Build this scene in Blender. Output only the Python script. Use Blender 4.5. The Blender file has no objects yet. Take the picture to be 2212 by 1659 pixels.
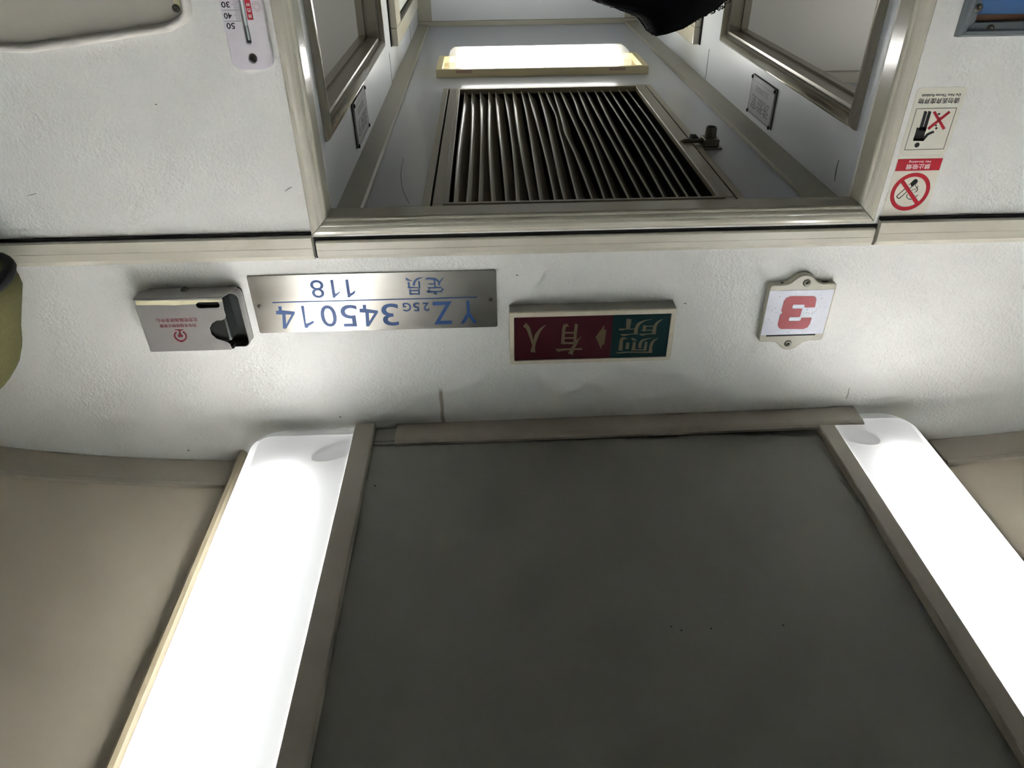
import bpy, bmesh, math, random
from mathutils import Vector, Matrix
random.seed(7)
sc = bpy.context.scene
C = sc.collection

# ------------------------------------------------------------------ camera
H = 1.52                       # lens height above the floor (m)
D = 1.05                       # distance to the end bulkhead
F = 1568.68                    # focal length in pixels of a 2212 px wide frame
R0 = Vector((-0.99935, -0.034236, 0.011276))
R1 = Vector((0.028736, -0.567871, 0.822616))
R2 = Vector((-0.02176, 0.822405, 0.568486))
cd = bpy.data.cameras.new('camera')
cam = bpy.data.objects.new('camera', cd)
C.objects.link(cam)
cd.sensor_width = 36.0
cd.lens = F / 2212 * 36.0
cd.clip_start = 0.02
up = -R1
cam.matrix_world = Matrix(((R0.x, up.x, -R2.x, 0), (R0.y, up.y, -R2.y, 0), (R0.z, up.z, -R2.z, H), (0, 0, 0, 1)))
sc.camera = cam

# ------------------------------------------------------------------ world, exposure, light levels
sc.view_settings.view_transform = 'Standard'
sc.view_settings.look = 'None'
sc.view_settings.gamma = 1.0
sc.view_settings.exposure = 0.0
sc.view_settings.use_curve_mapping = False
w = bpy.data.worlds.new('world')
sc.world = w
w.use_nodes = True
w.node_tree.nodes['Background'].inputs[0].default_value = (0.5, 0.5, 0.5, 1)
w.node_tree.nodes['Background'].inputs[1].default_value = 0.05
sc.cycles.use_denoising = True
sc.cycles.sample_clamp_indirect = 0.0
sc.cycles.max_bounces = 10
sc.cycles.diffuse_bounces = 7
TUBE = 110.0        # saloon fluorescent tubes
LOBBY = 42.0       # tubes of the lobby lamp
WASH = 24.0         # unseen fill lamps added in the washrooms


# ------------------------------------------------------------------ measuring helpers
def ray(x, y):
    a, b = (x - 1106) / F, (y - 829.5) / F
    return R0 * a + R1 * b + R2


def ptY(x, y, Y):
    v = ray(x, y)
    v = v * (Y / v.y)
    return Vector((v.x, v.y, v.z + H))


def ptZ(x, y, Z):
    v = ray(x, y)
    v = v * (Z / v.z)
    return Vector((v.x, v.y, v.z + H))


def ptX(x, y, X):
    v = ray(x, y)
    v = v * (X / v.x)
    return Vector((v.x, v.y, v.z + H))


def crop(ox, oy, s):
    return lambda x, y: (ox + x / s, oy + y / s)


# ------------------------------------------------------------------ materials
def lin(c):
    return tuple((v / 12.92 if v <= 0.04045 else ((v + 0.055) / 1.055) ** 2.4) for v in (x / 255 for x in c))


MATS = {}


def mat(name, rgb, rough=0.5, metal=0.0, var=0.0, vscale=20.0, bump=0.0, bscale=300.0, spec=0.5, rvar=0.0, stretch=None):
    if name in MATS:
        return MATS[name]
    m = bpy.data.materials.new(name)
    m.use_nodes = True
    nt = m.node_tree
    b = nt.nodes['Principled BSDF']
    col = lin(rgb)
    b.inputs['Base Color'].default_value = (*col, 1)
    b.inputs['Roughness'].default_value = rough
    b.inputs['Metallic'].default_value = metal
    b.inputs['Specular IOR Level'].default_value = spec
    tc = nt.nodes.new('ShaderNodeTexCoord')
    vec = tc.outputs['Object']
    if stretch:
        mp = nt.nodes.new('ShaderNodeMapping')
        mp.inputs['Scale'].default_value = stretch
        nt.links.new(vec, mp.inputs['Vector'])
        vec = mp.outputs['Vector']
    if var or rvar:
        n = nt.nodes.new('ShaderNodeTexNoise')
        n.inputs['Scale'].default_value = vscale
        n.inputs['Detail'].default_value = 5
        nt.links.new(vec, n.inputs['Vector'])
        if var:
            mx = nt.nodes.new('ShaderNodeMix')
            mx.data_type = 'RGBA'
            mx.inputs['A'].default_value = (*[v * (1 - var) for v in col], 1)
            mx.inputs['B'].default_value = (*[min(1, v * (1 + var)) for v in col], 1)
            nt.links.new(n.outputs['Fac'], mx.inputs['Factor'])
            nt.links.new(mx.outputs['Result'], b.inputs['Base Color'])
        if rvar:
            mr = nt.nodes.new('ShaderNodeMapRange')
            mr.inputs['From Min'].default_value = 0.3
            mr.inputs['From Max'].default_value = 0.7
            mr.inputs['To Min'].default_value = max(0.02, rough - rvar)
            mr.inputs['To Max'].default_value = rough + rvar
            nt.links.new(n.outputs['Fac'], mr.inputs['Value'])
            nt.links.new(mr.outputs['Result'], b.inputs['Roughness'])
    if bump:
        n2 = nt.nodes.new('ShaderNodeTexNoise')
        n2.inputs['Scale'].default_value = bscale
        n2.inputs['Detail'].default_value = 3
        nt.links.new(vec, n2.inputs['Vector'])
        bp = nt.nodes.new('ShaderNodeBump')
        bp.inputs['Strength'].default_value = bump
        bp.inputs['Distance'].default_value = 0.001
        nt.links.new(n2.outputs['Fac'], bp.inputs['Height'])
        nt.links.new(bp.outputs['Normal'], b.inputs['Normal'])
    MATS[name] = m
    return m


def emit(name, col, strength):
    m = bpy.data.materials.new(name)
    m.use_nodes = True
    nt = m.node_tree
    nt.nodes.remove(nt.nodes['Principled BSDF'])
    e = nt.nodes.new('ShaderNodeEmission')
    e.inputs[0].default_value = (*col, 1)
    e.inputs[1].default_value = strength
    nt.links.new(e.outputs[0], nt.nodes['Material Output'].inputs[0])
    return m


def plastic_diffuser(name, trans=0.75, clear=0.0, glow=0.0):
    m = bpy.data.materials.new(name)
    m.use_nodes = True
    nt = m.node_tree
    nt.nodes.remove(nt.nodes['Principled BSDF'])
    t = nt.nodes.new('ShaderNodeBsdfTranslucent')
    t.inputs[0].default_value = (0.93, 0.95, 0.96, 1)
    d = nt.nodes.new('ShaderNodeBsdfDiffuse')
    d.inputs[0].default_value = (0.9, 0.9, 0.9, 1)
    mx = nt.nodes.new('ShaderNodeMixShader')
    mx.inputs[0].default_value = trans
    nt.links.new(d.outputs[0], mx.inputs[1])
    nt.links.new(t.outputs[0], mx.inputs[2])
    out = mx.outputs[0]
    if clear:
        g = nt.nodes.new('ShaderNodeBsdfTransparent')
        m2 = nt.nodes.new('ShaderNodeMixShader')
        m2.inputs[0].default_value = clear
        nt.links.new(out, m2.inputs[1])
        nt.links.new(g.outputs[0], m2.inputs[2])
        gl = nt.nodes.new('ShaderNodeBsdfGlossy')
        gl.inputs['Roughness'].default_value = 0.1
        m3 = nt.nodes.new('ShaderNodeMixShader')
        m3.inputs[0].default_value = 0.06
        nt.links.new(m2.outputs[0], m3.inputs[1])
        nt.links.new(gl.outputs[0], m3.inputs[2])
        out = m3.outputs[0]
    if glow:                       # light carried inside the lit plastic itself
        e = nt.nodes.new('ShaderNodeEmission')
        e.inputs[0].default_value = (1.0, 1.0, 0.99, 1)
        e.inputs[1].default_value = glow
        ad = nt.nodes.new('ShaderNodeAddShader')
        nt.links.new(out, ad.inputs[0])
        nt.links.new(e.outputs[0], ad.inputs[1])
        out = ad.outputs[0]
    nt.links.new(out, nt.nodes['Material Output'].inputs[0])
    return m


def wall_material(name, rgb, rough, bump, stain=False, bscale=420):
    m = mat(name, rgb, rough, 0.0, 0.045, 240, bump, bscale, 0.26)
    if stain:
        nt = m.node_tree
        b = nt.nodes['Principled BSDF']
        src = b.inputs['Base Color'].links[0].from_socket
        geo = nt.nodes.new('ShaderNodeNewGeometry')
        sep = nt.nodes.new('ShaderNodeSeparateXYZ')
        nt.links.new(geo.outputs['Position'], sep.inputs[0])
        nz = nt.nodes.new('ShaderNodeTexNoise')
        nz.inputs['Scale'].default_value = 90
        nt.links.new(geo.outputs['Position'], nz.inputs['Vector'])

        def mth(op, a, bb):
            n = nt.nodes.new('ShaderNodeMath')
            n.operation = op
            for i, v in enumerate((a, bb)):
                if isinstance(v, (int, float)):
                    n.inputs[i].default_value = v
                elif v is not None:
                    nt.links.new(v, n.inputs[i])
            return n.outputs[0]
        p0, p1 = ptY(951, 836, D), ptY(957, 910, D)
        dx = mth('ABSOLUTE', mth('SUBTRACT', mth('ADD', sep.outputs[0], mth('MULTIPLY', mth('SUBTRACT', nz.outputs[0], 0.5), 0.004)), (p0.x + p1.x) / 2), None)
        mr = nt.nodes.new('ShaderNodeMapRange')
        nt.links.new(dx, mr.inputs['Value'])
        mr.inputs['From Min'].default_value = 0.0015
        mr.inputs['From Max'].default_value = 0.0048
        mr.inputs['To Min'].default_value = 0.65
        mr.inputs['To Max'].default_value = 0.0
        mz = nt.nodes.new('ShaderNodeMapRange')
        nt.links.new(sep.outputs[2], mz.inputs['Value'])
        mz.inputs['From Min'].default_value = p0.z
        mz.inputs['From Max'].default_value = p0.z + 0.012
        fac = mth('MULTIPLY', mr.outputs[0], mz.outputs[0])
        # the stain only exists on the bulkhead's front face
        my = mth('LESS_THAN', sep.outputs[1], D + 0.003)
        fac = mth('MULTIPLY', fac, my)
        mx = nt.nodes.new('ShaderNodeMix')
        mx.data_type = 'RGBA'
        nt.links.new(fac, mx.inputs['Factor'])
        nt.links.new(src, mx.inputs['A'])
        mx.inputs['B'].default_value = (*lin((118, 88, 44)), 1)
        nt.links.new(mx.outputs['Result'], b.inputs['Base Color'])
    return m


M_wall = wall_material('white_laminate', (228, 227, 222), 0.38, 1.3, True, 230)
M_sidewall = mat('side_wall_laminate', (150, 150, 146), 0.5, 0, 0.03, 60)
M_rear = mat('rear_wall_grey', (84, 86, 90), 0.6, 0, 0.05, 20)
M_lobby = wall_material('lobby_laminate', (215, 219, 224), 0.33, 0.06, False, 120)
M_lobbyceil = mat('lobby_ceiling_laminate', (192, 196, 206), 0.30, 0, 0.02, 60, 0.03, 200)
M_trim = mat('beige_aluminium', (205, 199, 183), 0.32, 0, 0.04, 40, 0.12, 260, 0.5, 0, (0.15, 6, 6))
M_case = mat('beige_moulding', (196, 191, 174), 0.17, 0, 0.03, 30, 0.06, 60)
M_ltrim = mat('lobby_trim', (170, 166, 150), 0.35, 0, 0.04, 40)
M_ceil = mat('ceiling_panel', (140, 138, 130), 0.5, 0, 0.03, 30, 0.1, 300)
M_side = mat('side_ceiling', (206, 194, 174), 0.5, 0, 0.03, 30, 0.1, 300)
M_strip = mat('lamp_strip', (182, 172, 158), 0.4, 0, 0.05, 50)
M_rail = mat('beige_rail', (138, 127, 104), 0.35, 0, 0.05, 60)
M_dark = mat('dark_gap_and_shade', (14, 14, 15), 0.8)
M_black = mat('black_void', (6, 6, 7), 0.9)
M_floor = mat('floor_vinyl', (58, 58, 62), 0.5, 0, 0.1, 12)
M_steel = mat('brushed_steel', (178, 174, 166), 0.36, 1.0, 0.10, 14, 0.05, 120, 0.5, 0.07, (1, 1, 3))
tn_ = M_steel.node_tree
tg = tn_.nodes.new('ShaderNodeTangent')
tg.direction_type = 'RADIAL'
tg.axis = 'Z'
bs = tn_.nodes['Principled BSDF']
tn_.links.new(tg.outputs[0], bs.inputs['Tangent'])
bs.inputs['Anisotropic'].default_value = 0.7
bs.inputs['Anisotropic Rotation'].default_value = 0.25
M_chrome = mat('dull_chrome', (150, 150, 146), 0.3, 1.0)
M_screw = mat('screw_metal', (92, 90, 82), 0.4, 0.9)
M_blue = mat('blue_paint', (26, 72, 132), 0.45)
M_cream = mat('cream_frame', (206, 197, 176), 0.45, 0, 0.12, 90)
M_cream_d = mat('grey_housing', (150, 148, 138), 0.5, 0, 0.08, 60)
M_red = mat('sign_red', (66, 27, 35), 0.25)
M_green = mat('sign_green', (16, 46, 48), 0.25)
M_gold = mat('sign_gold', (98, 86, 62), 0.5)
M_holder = mat('aged_plastic', (186, 181, 162), 0.4, 0, 0.10, 120)
M_card = mat('white_card', (214, 215, 226), 0.4, 0, 0.10, 60)
M_cardred = mat('card_red', (172, 52, 60), 0.5, 0, 0.08, 80)
M_sticker = mat('sticker_film', (222, 218, 203), 0.35)
M_sred = mat('sticker_red', (186, 26, 46), 0.4)
M_sblack = mat('sticker_black', (20, 22, 26), 0.4)
M_white = mat('white_ink', (235, 235, 235), 0.4)
M_thermo = mat('thermometer_plastic', (222, 216, 222), 0.3)
M_glass = mat('tube_glass', (190, 200, 198), 0.08, 0, 0, 1, 0, 1, 0.8)
M_metalgrey = mat('painted_metal', (172, 169, 167), 0.3, 0.55, 0.05, 200, 0.1, 500)
M_boxin = mat('box_inside', (58, 60, 58), 0.25, 0.6)
M_crimson = mat('crimson_print', (116, 14, 34), 0.5)
M_tape = mat('tape_residue', (214, 206, 170), 0.5, 0, 0.1, 60)
M_hatch = mat('hatch_plastic', (186, 181, 168), 0.35, 0, 0.03, 30, 0.12, 500)
M_hrim = mat('hatch_rim', (214, 208, 200), 0.3, 0, 0.03, 30)
M_gframe = mat('grey_frame', (116, 122, 126), 0.35, 0.3)
M_poster = mat('poster_blue', (70, 108, 158), 0.4, 0, 0.06, 20)
M_pbrown = mat('poster_brown', (92, 62, 42), 0.5, 0, 0.25, 25)
M_grille = mat('grille_paint', (150, 142, 124), 0.3, 0, 0.06, 60)
M_gframe2 = mat('grille_frame', (158, 150, 128), 0.35, 0, 0.06, 60)
M_lampbase = mat('lamp_base', (214, 202, 164), 0.4)
M_acryl = mat('sign_acrylic', (176, 178, 180), 0.2)
M_ink = mat('black_ink', (26, 28, 34), 0.4)
M_olive = mat('olive_fabric', (96, 93, 62), 0.95, 0, 0.22, 160, 0.6, 700, 0.1)
M_blackcloth = mat('black_binding', (22, 21, 20), 0.9)
M_rack = mat('rack_metal', (160, 160, 158), 0.3, 0.8)
M_hair = mat('black_hair', (10, 10, 14), 0.9, 0, 0.3, 60, 0.4, 400, 0.08)
M_skin = mat('skin', (196, 150, 124), 0.5, 0, 0.05, 30)
M_coat = mat('navy_coat', (28, 32, 46), 0.9, 0, 0.1, 120)
M_trouser = mat('dark_trousers', (34, 34, 38), 0.9)
M_shoe = mat('black_shoes', (18, 18, 18), 0.5)
M_tube = emit('fluorescent_tube', (1.0, 1.0, 0.985), TUBE)
M_ltube = emit('lobby_tube', (1.0, 1.0, 0.97), LOBBY)
M_wlamp = emit('washroom_fill_glow', (1.0, 1.0, 0.97), WASH)
M_diff = plastic_diffuser('opal_diffuser', 0.93, 0.0, 0.25)
M_endrim = plastic_diffuser('opal_end_rim', 0.35)
M_cover = plastic_diffuser('clear_cover', 0.6, 0.9)


# ------------------------------------------------------------------ mesh helpers
def new_bm():
    return bmesh.new()


def box(bm, x0, x1, y0, y1, z0, z1, bev=0.0):
    x0, x1 = min(x0, x1), max(x0, x1)
    y0, y1 = min(y0, y1), max(y0, y1)
    z0, z1 = min(z0, z1), max(z0, z1)
    vs = [bm.verts.new(p) for p in ((x0, y0, z0), (x1, y0, z0), (x1, y1, z0), (x0, y1, z0), (x0, y0, z1), (x1, y0, z1), (x1, y1, z1), (x0, y1, z1))]
    fs = [bm.faces.new([vs[i] for i in f]) for f in ((3, 2, 1, 0), (4, 5, 6, 7), (0, 1, 5, 4), (1, 2, 6, 5), (2, 3, 7, 6), (3, 0, 4, 7))]
    if bev:
        es = list({e for f in fs for e in f.edges})
        bmesh.ops.bevel(bm, geom=es, offset=bev, segments=2, affect='EDGES', profile=0.5)
    return bm


def tube(bm, pts, r, seg=10, cap=True, radii=None):
    pts = [Vector(p) for p in pts]
    rings = []
    n = len(pts)
    prev = None
    for i, p in enumerate(pts):
        t = (pts[min(i + 1, n - 1)] - pts[max(i - 1, 0)]).normalized()
        if prev is None:
            a = Vector((0, 0, 1)) if abs(t.z) < 0.9 else Vector((1, 0, 0))
            u = t.cross(a).normalized()
        else:
            u = (prev - t * prev.dot(t)).normalized()
        prev = u
        v = t.cross(u)
        rr = radii[i] if radii else r
        rings.append([bm.verts.new(p + (u * math.cos(k * 2 * math.pi / seg) + v * math.sin(k * 2 * math.pi / seg)) * rr) for k in range(seg)])
    for a, b in zip(rings, rings[1:]):
        for k in range(seg):
            f = bm.faces.new((a[k], a[(k + 1) % seg], b[(k + 1) % seg], b[k]))
            f.smooth = True
    if cap:
        bm.faces.new(rings[0][::-1])
        bm.faces.new(rings[-1])
    return bm


def prism(bm, sections, smooth=False, cap=True, closed=True):
    """loft equal-length point rings"""
    rs = [[bm.verts.new(p) for p in s] for s in sections]
    n = len(rs[0])
    for a, b in zip(rs, rs[1:]):
        for k in range(n if closed else n - 1):
            f = bm.faces.new((a[k], a[(k + 1) % n], b[(k + 1) % n], b[k]))
            f.smooth = smooth
    if cap:
        bm.faces.new(rs[0][::-1])
        bm.faces.new(rs[-1])
    return bm


ROOTS = {}


def obj(name, data, material, parent=None, smooth_angle=None):
    """link one mesh object; vertices are given in world space and moved to the thing's origin"""
    if isinstance(data, bmesh.types.BMesh):
        bmesh.ops.recalc_face_normals(data, faces=data.faces)
        me = bpy.data.meshes.new(name)
        data.to_mesh(me)
        data.free()
    else:
        me = data
        me.name = name
    me.materials.clear()
    me.materials.append(material)
    o = bpy.data.objects.new(name, me)
    C.objects.link(o)
    if parent is not None:
        org = ROOTS[parent.name]
        o.parent = parent
        ROOTS[o.name] = org
    else:
        xs = [v.co for v in me.vertices]
        lo = Vector((min(v.x for v in xs), min(v.y for v in xs), min(v.z for v in xs)))
        hi = Vector((max(v.x for v in xs), max(v.y for v in xs), max(v.z for v in xs)))
        org = (lo + hi) / 2
        org.z = lo.z
        o.location = org
        ROOTS[o.name] = org
    me.transform(Matrix.Translation(-org))
    return o


def thing(name, loc, label=None, cat=None, group=None, kind=None):
    o = bpy.data.objects.new(name, None)
    C.objects.link(o)
    o.empty_display_size = 0.05
    o.location = loc
    ROOTS[o.name] = Vector(loc)
    if label:
        o['label'] = label
    if cat:
        o['category'] = cat
    if group:
        o['group'] = group
    if kind:
        o['kind'] = kind
    return o


def tag(o, label, cat, group=None):
    o['label'] = label
    o['category'] = cat
    if group:
        o['group'] = group
    return o


def struct(name, bm, m):
    o = obj(name, bm, m)
    o['kind'] = 'structure'
    return o


class Plane:
    """local 2D plane: u to the reader's right, v up, w towards the reader"""

    def __init__(s, o, u, v, w):
        s.o, s.u, s.v, s.w = Vector(o), Vector(u), Vector(v), Vector(w)

    def mtx(s):
        return Matrix(((s.u.x, s.v.x, s.w.x, s.o.x), (s.u.y, s.v.y, s.w.y, s.o.y), (s.u.z, s.v.z, s.w.z, s.o.z), (0, 0, 0, 1)))

    def uv(s, p):
        d = Vector(p) - s.o
        return (d.dot(s.u), d.dot(s.v))


BULK = Plane((0, D, 0), (1, 0, 0), (0, 0, 1), (0, -1, 0))
XL, XR, ZC = 0.247, -0.562, 0.433
LWALL = Plane((XL, 0, 0), (0, -1, 0), (0, 0, 1), (-1, 0, 0))
RWALL = Plane((XR, 0, 0), (0, 1, 0), (0, 0, 1), (1, 0, 0))


def shape_mesh(loops, depth, bevel=0.0, res=1):
    """filled 2D loops (first outer, rest holes or islands), extruded from w=0 to w=depth"""
    cu = bpy.data.curves.new('shape', 'CURVE')
    cu.dimensions = '2D'
    cu.fill_mode = 'BOTH'
    cu.extrude = max(0.00005, depth / 2 - bevel)
    cu.bevel_depth = bevel
    cu.bevel_resolution = res
    for lp in loops:
        sp = cu.splines.new('POLY')
        sp.points.add(len(lp) - 1)
        for p, q in zip(sp.points, lp):
            p.co = (q[0], q[1], 0, 1)
        sp.use_cyclic_u = True
    if bevel:
        cu.offset = -bevel
    t = bpy.data.objects.new('shape', cu)
    me = bpy.data.meshes.new_from_object(t)
    bpy.data.objects.remove(t)
    bpy.data.curves.remove(cu)
    me.transform(Matrix.Translation((0, 0, depth / 2)))
    return me


def join_meshes(meshes):
    bm = bmesh.new()
    for m in meshes:
        bm.from_mesh(m)
        bpy.data.meshes.remove(m)
    me = bpy.data.meshes.new('joined')
    bm.to_mesh(me)
    bm.free()
    return me


def flat(plane, loops, w0, w1, bevel=0.0):
    me = shape_mesh(loops, w1 - w0, bevel)
    me.transform(plane.mtx() @ Matrix.Translation((0, 0, w0)))
    return me


def flats(plane, polys, w0, w1):
    return join_meshes([flat(plane, [p], w0, w1) for p in polys])


def text_mesh(s, plane, u0, u1, v0, v1, w0, th=0.0003, bold=0.0, shear=0.0):
    cu = bpy.data.curves.new('txt', 'FONT')
    cu.body = s
    cu.size = 1.0
    cu.extrude = 0.01
    cu.offset = bold
    cu.shear = shear
    cu.resolution_u = 4
    t = bpy.data.objects.new('txt', cu)
    me = bpy.data.meshes.new_from_object(t)
    bpy.data.objects.remove(t)
    bpy.data.curves.remove(cu)
    xs = [v.co.x for v in me.vertices]
    ys = [v.co.y for v in me.vertices]
    sx = (u1 - u0) / (max(xs) - min(xs))
    sy = (v1 - v0) / (max(ys) - min(ys))
    me.transform(Matrix.Translation((u0, v0, w0 + th / 2)) @ Matrix.Diagonal((sx, sy, th / 0.02, 1)) @ Matrix.Translation((-min(xs), -min(ys), 0)))
    me.transform(plane.mtx())
    return me


def bulk_box(x0, y0, x1, y1, Y=D):
    """wall-plane extents of an upside-down photo box given by its mid-row and mid-column limits"""
    xm, ym = (x0 + x1) / 2, (y0 + y1) / 2
    return ptY(x1, ym, Y).x, ptY(x0, ym, Y).x, ptY(xm, y0, Y).z, ptY(xm, y1, Y).z


def spline(pts, n=6):
    out = []
    P = [pts[0]] + list(pts) + [pts[-1]]
    for i in range(1, len(P) - 2):
        p0, p1, p2, p3 = P[i - 1], P[i], P[i + 1], P[i + 2]
        for k in range(n):
            t = k / n
            out.append(tuple(0.5 * ((2 * b) + (c - a) * t + (2 * a - 5 * b + 4 * c - d) * t * t + (3 * b - a - 3 * c + d) * t ** 3) for a, b, c, d in zip(p0, p1, p2, p3)))
    out.append(tuple(pts[-1]))
    return out


def stroke(pts, n=6):
    """(x, y, width) list -> outline polygon"""
    p = spline(pts, n) if len(pts) > 2 else list(pts)
    L, Rr = [], []
    for i, (x, y, ww) in enumerate(p):
        a, b = p[max(0, i - 1)], p[min(len(p) - 1, i + 1)]
        dx, dy = b[0] - a[0], b[1] - a[1]
        l = math.hypot(dx, dy) or 1
        nx, ny = -dy / l * ww / 2, dx / l * ww / 2
        L.append((x + nx, y + ny))
        Rr.append((x - nx, y - ny))
    return L + Rr[::-1]


def to_plane(poly, cr, fn, k, plane):
    return [plane.uv(fn(*cr(x, y), k)) for x, y in poly]


def rrect(x0, x1, y0, y1, r, n=5):
    out = []
    for cx, cy, a0 in ((x1 - r, y1 - r, 0), (x0 + r, y1 - r, 90), (x0 + r, y0 + r, 180), (x1 - r, y0 + r, 270)):
        for k in range(n + 1):
            a = math.radians(a0 + 90 * k / n)
            out.append((cx + r * math.cos(a), cy + r * math.sin(a)))
    return out


def circ(cx, cy, r, n=24, r2=None):
    return [(cx + r * math.cos(2 * math.pi * k / n), cy + (r2 or r) * math.sin(2 * math.pi * k / n)) for k in range(n)]


def screw_mesh(plane, u, v, w, r, h=0.0015):
    """domed screw head with a cross recess"""
    bm = bmesh.new()
    n = 16
    rings = []
    for rr, hh in ((r, 0), (r, h * 0.4), (r * 0.8, h * 0.85), (r * 0.45, h)):
        rings.append([bm.verts.new((u + rr * math.cos(2 * math.pi * k / n), v + rr * math.sin(2 * math.pi * k / n), w + hh)) for k in range(n)])
    for a, b in zip(rings, rings[1:]):
        for k in range(n):
            bm.faces.new((a[k], a[(k + 1) % n], b[(k + 1) % n], b[k]))
    c = bm.verts.new((u, v, w + h * 0.2))
    for k in range(n):
        bm.faces.new((rings[-1][k], rings[-1][(k + 1) % n], c))
    bm.faces.new(rings[0][::-1])
    me = bpy.data.meshes.new('screw')
    bm.to_mesh(me)
    bm.free()
    me.transform(plane.mtx())
    return me


# ================================================================== SETTING
CXL, CXR = 1.23, -1.57           # car side walls
YB = -3.2                        # rear end of the modelled saloon
YE = 2.96                        # far end of the lobby
HD = 0.410                       # door head, relative to the lens

bm = new_bm()
box(bm, CXR - 0.06, CXL + 0.06, YB - 0.1, YE + 0.1, -0.05, 0)
struct('floor', bm, M_floor)

# bulkhead with the doorway
bm = new_bm()
box(bm, XL, CXL, D, D + 0.04, 0, H + 1.05)
box(bm, CXR, XR, D, D + 0.04, 0, H + 1.05)
box(bm, XR, XL, D, D + 0.04, H + HD + 0.004, H + 1.05)
struct('wall_end', bm, M_wall)

for nm, x in (('wall_left', CXR), ('wall_right', CXL)):
    bm = new_bm()
    s = -0.05 if x < 0 else 0.05
    box(bm, x, x + s, YB, YE, 0, H + 1.05)
    struct(nm, bm, M_sidewall)
bm = new_bm()
box(bm, CXR, CXL, YB - 0.05, YB, 0, H + 1.05)
struct('wall_rear', bm, M_rear)

# lobby side walls, each with the washroom opening
OPY0, OPY1, OPZ = 1.137, 1.845, 0.297
for nm, x0, x1 in (('wall_lobby_right', XL, XL + 0.04), ('wall_lobby_left', XR - 0.04, XR)):
    bm = new_bm()
    box(bm, x0, x1, D + 0.04, OPY0, 0, H + 0.46)
    box(bm, x0, x1, OPY1, YE, 0, H + 0.46)
    box(bm, x0, x1, OPY0, OPY1, H + OPZ, H + 0.46)
    box(bm, x0, x1, OPY0, OPY1, 0, H - 0.55)
    struct(nm, bm, M_lobby)
bm = new_bm()
box(bm, XR - 0.04, XL + 0.04, YE, YE + 0.04, 0, H + 0.46)
struct('wall_lobby_end', bm, M_lobby)
# washroom back walls
for nm, x0, x1 in (('wall_washroom_right', XL + 0.04, CXL), ('wall_washroom_left', CXR, XR - 0.04)):
    bm = new_bm()
    box(bm, x0, x1, 1.95, 1.98, 0, H + 0.46)
    struct(nm, bm, mat('washroom_laminate', (206, 204, 196), 0.5, 0, 0.02, 60))

# lobby ceiling with the grille cut-out
GX0, GX1, GY0, GY1 = -0.372, 0.070, 1.132, 1.905
bm = new_bm()
box(bm, XR, GX0 - 0.024, D + 0.04, YE, H + ZC, H + ZC + 0.02)
box(bm, GX1 + 0.024, XL, D + 0.04, YE, H + ZC, H + ZC + 0.02)
box(bm, GX0 - 0.024, GX1 + 0.024, D + 0.04, GY0 - 0.012, H + ZC, H + ZC + 0.02)
box(bm, GX0 - 0.024, GX1 + 0.024, GY1 + 0.014, YE, H + ZC, H + ZC + 0.02)
struct('ceiling_lobby', bm, M_lobbyceil)
for nm, x0, x1 in (('ceiling_washroom_right', XL + 0.04, CXL), ('ceiling_washroom_left', CXR, XR - 0.04)):
    bm = new_bm()
    box(bm, x0, x1, D + 0.04, 1.95, H + ZC, H + ZC + 0.02)
    struct(nm, bm, M_lobbyceil)

# saloon ceiling: flat middle panel
PXA, PXB = 0.2235, -0.574
ZP = 0.814
bm = new_bm()
box(bm, PXB, PXA, YB, D - 0.002, H + ZP, H + ZP + 0.012)
struct('ceiling', bm, M_ceil)
# roof skin above everything (dark void behind the gaps)
bm = new_bm()
box(bm, CXR, CXL, YB, YE, H + 1.0, H + 1.04)
struct('ceiling_roof', bm, M_dark)

# curved side ceilings
CCX = -0.17
PROF = [(0.60, 0.892), (0.66, 0.884), (0.78, 0.874), (0.90, 0.861), (1.0, 0.846), (1.09, 0.826), (1.18, 0.795), (1.26, 0.75), (1.33, 0.68), (1.38, 0.59), (1.398, 0.5)]
PROF = spline(PROF, 4)
for nm, sg in (('ceiling_right', 1), ('ceiling_left', -1)):
    bm = new_bm()
    prism(bm, [[(CCX + sg * s, y, H + z) for s, z in PROF] + [(CCX + sg * s, y, H + z + 0.01) for s, z in PROF[::-1]] for y in (YB, D - 0.001)], smooth=False)
    o = struct(nm, bm, M_side)

tn = [0]


def trim(bm, m=None, label=None):
    tn[0] += 1
    o = struct('trim_%d' % tn[0], bm, m or M_trim)
    return o


# side ceiling edge strips along the bulkhead
for sg in (1, -1):
    pr = [q for q in PROF if 0.64 <= q[0] <= 1.34]
    pr = [(0.642 if sg > 0 else 0.648, 0.884)] + pr[1:]
    bm = new_bm()
    ring = lambda y, dz: [(CCX + sg * s, y, H + z - dz) for s, z in pr]
    n = len(pr)
    secs = []
    for y, dz in ((D - 0.0025, 0.0), (D - 0.0025, 0.0035), (0.990, 0.0045), (0.985, 0.0075), (0.978, 0.0065), (0.977, 0.0)):
        secs.append(ring(y, dz))
    vs = [[bm.verts.new(p) for p in s] for s in secs]
    for a, b in zip(vs, vs[1:]):
        for k in range(n - 1):
            bm.faces.new((a[k], a[k + 1], b[k + 1], b[k]))
    bm.faces.new([v[0] for v in vs])
    bm.faces.new([v[-1] for v in vs][::-1])
    trim(bm, M_strip)

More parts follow.
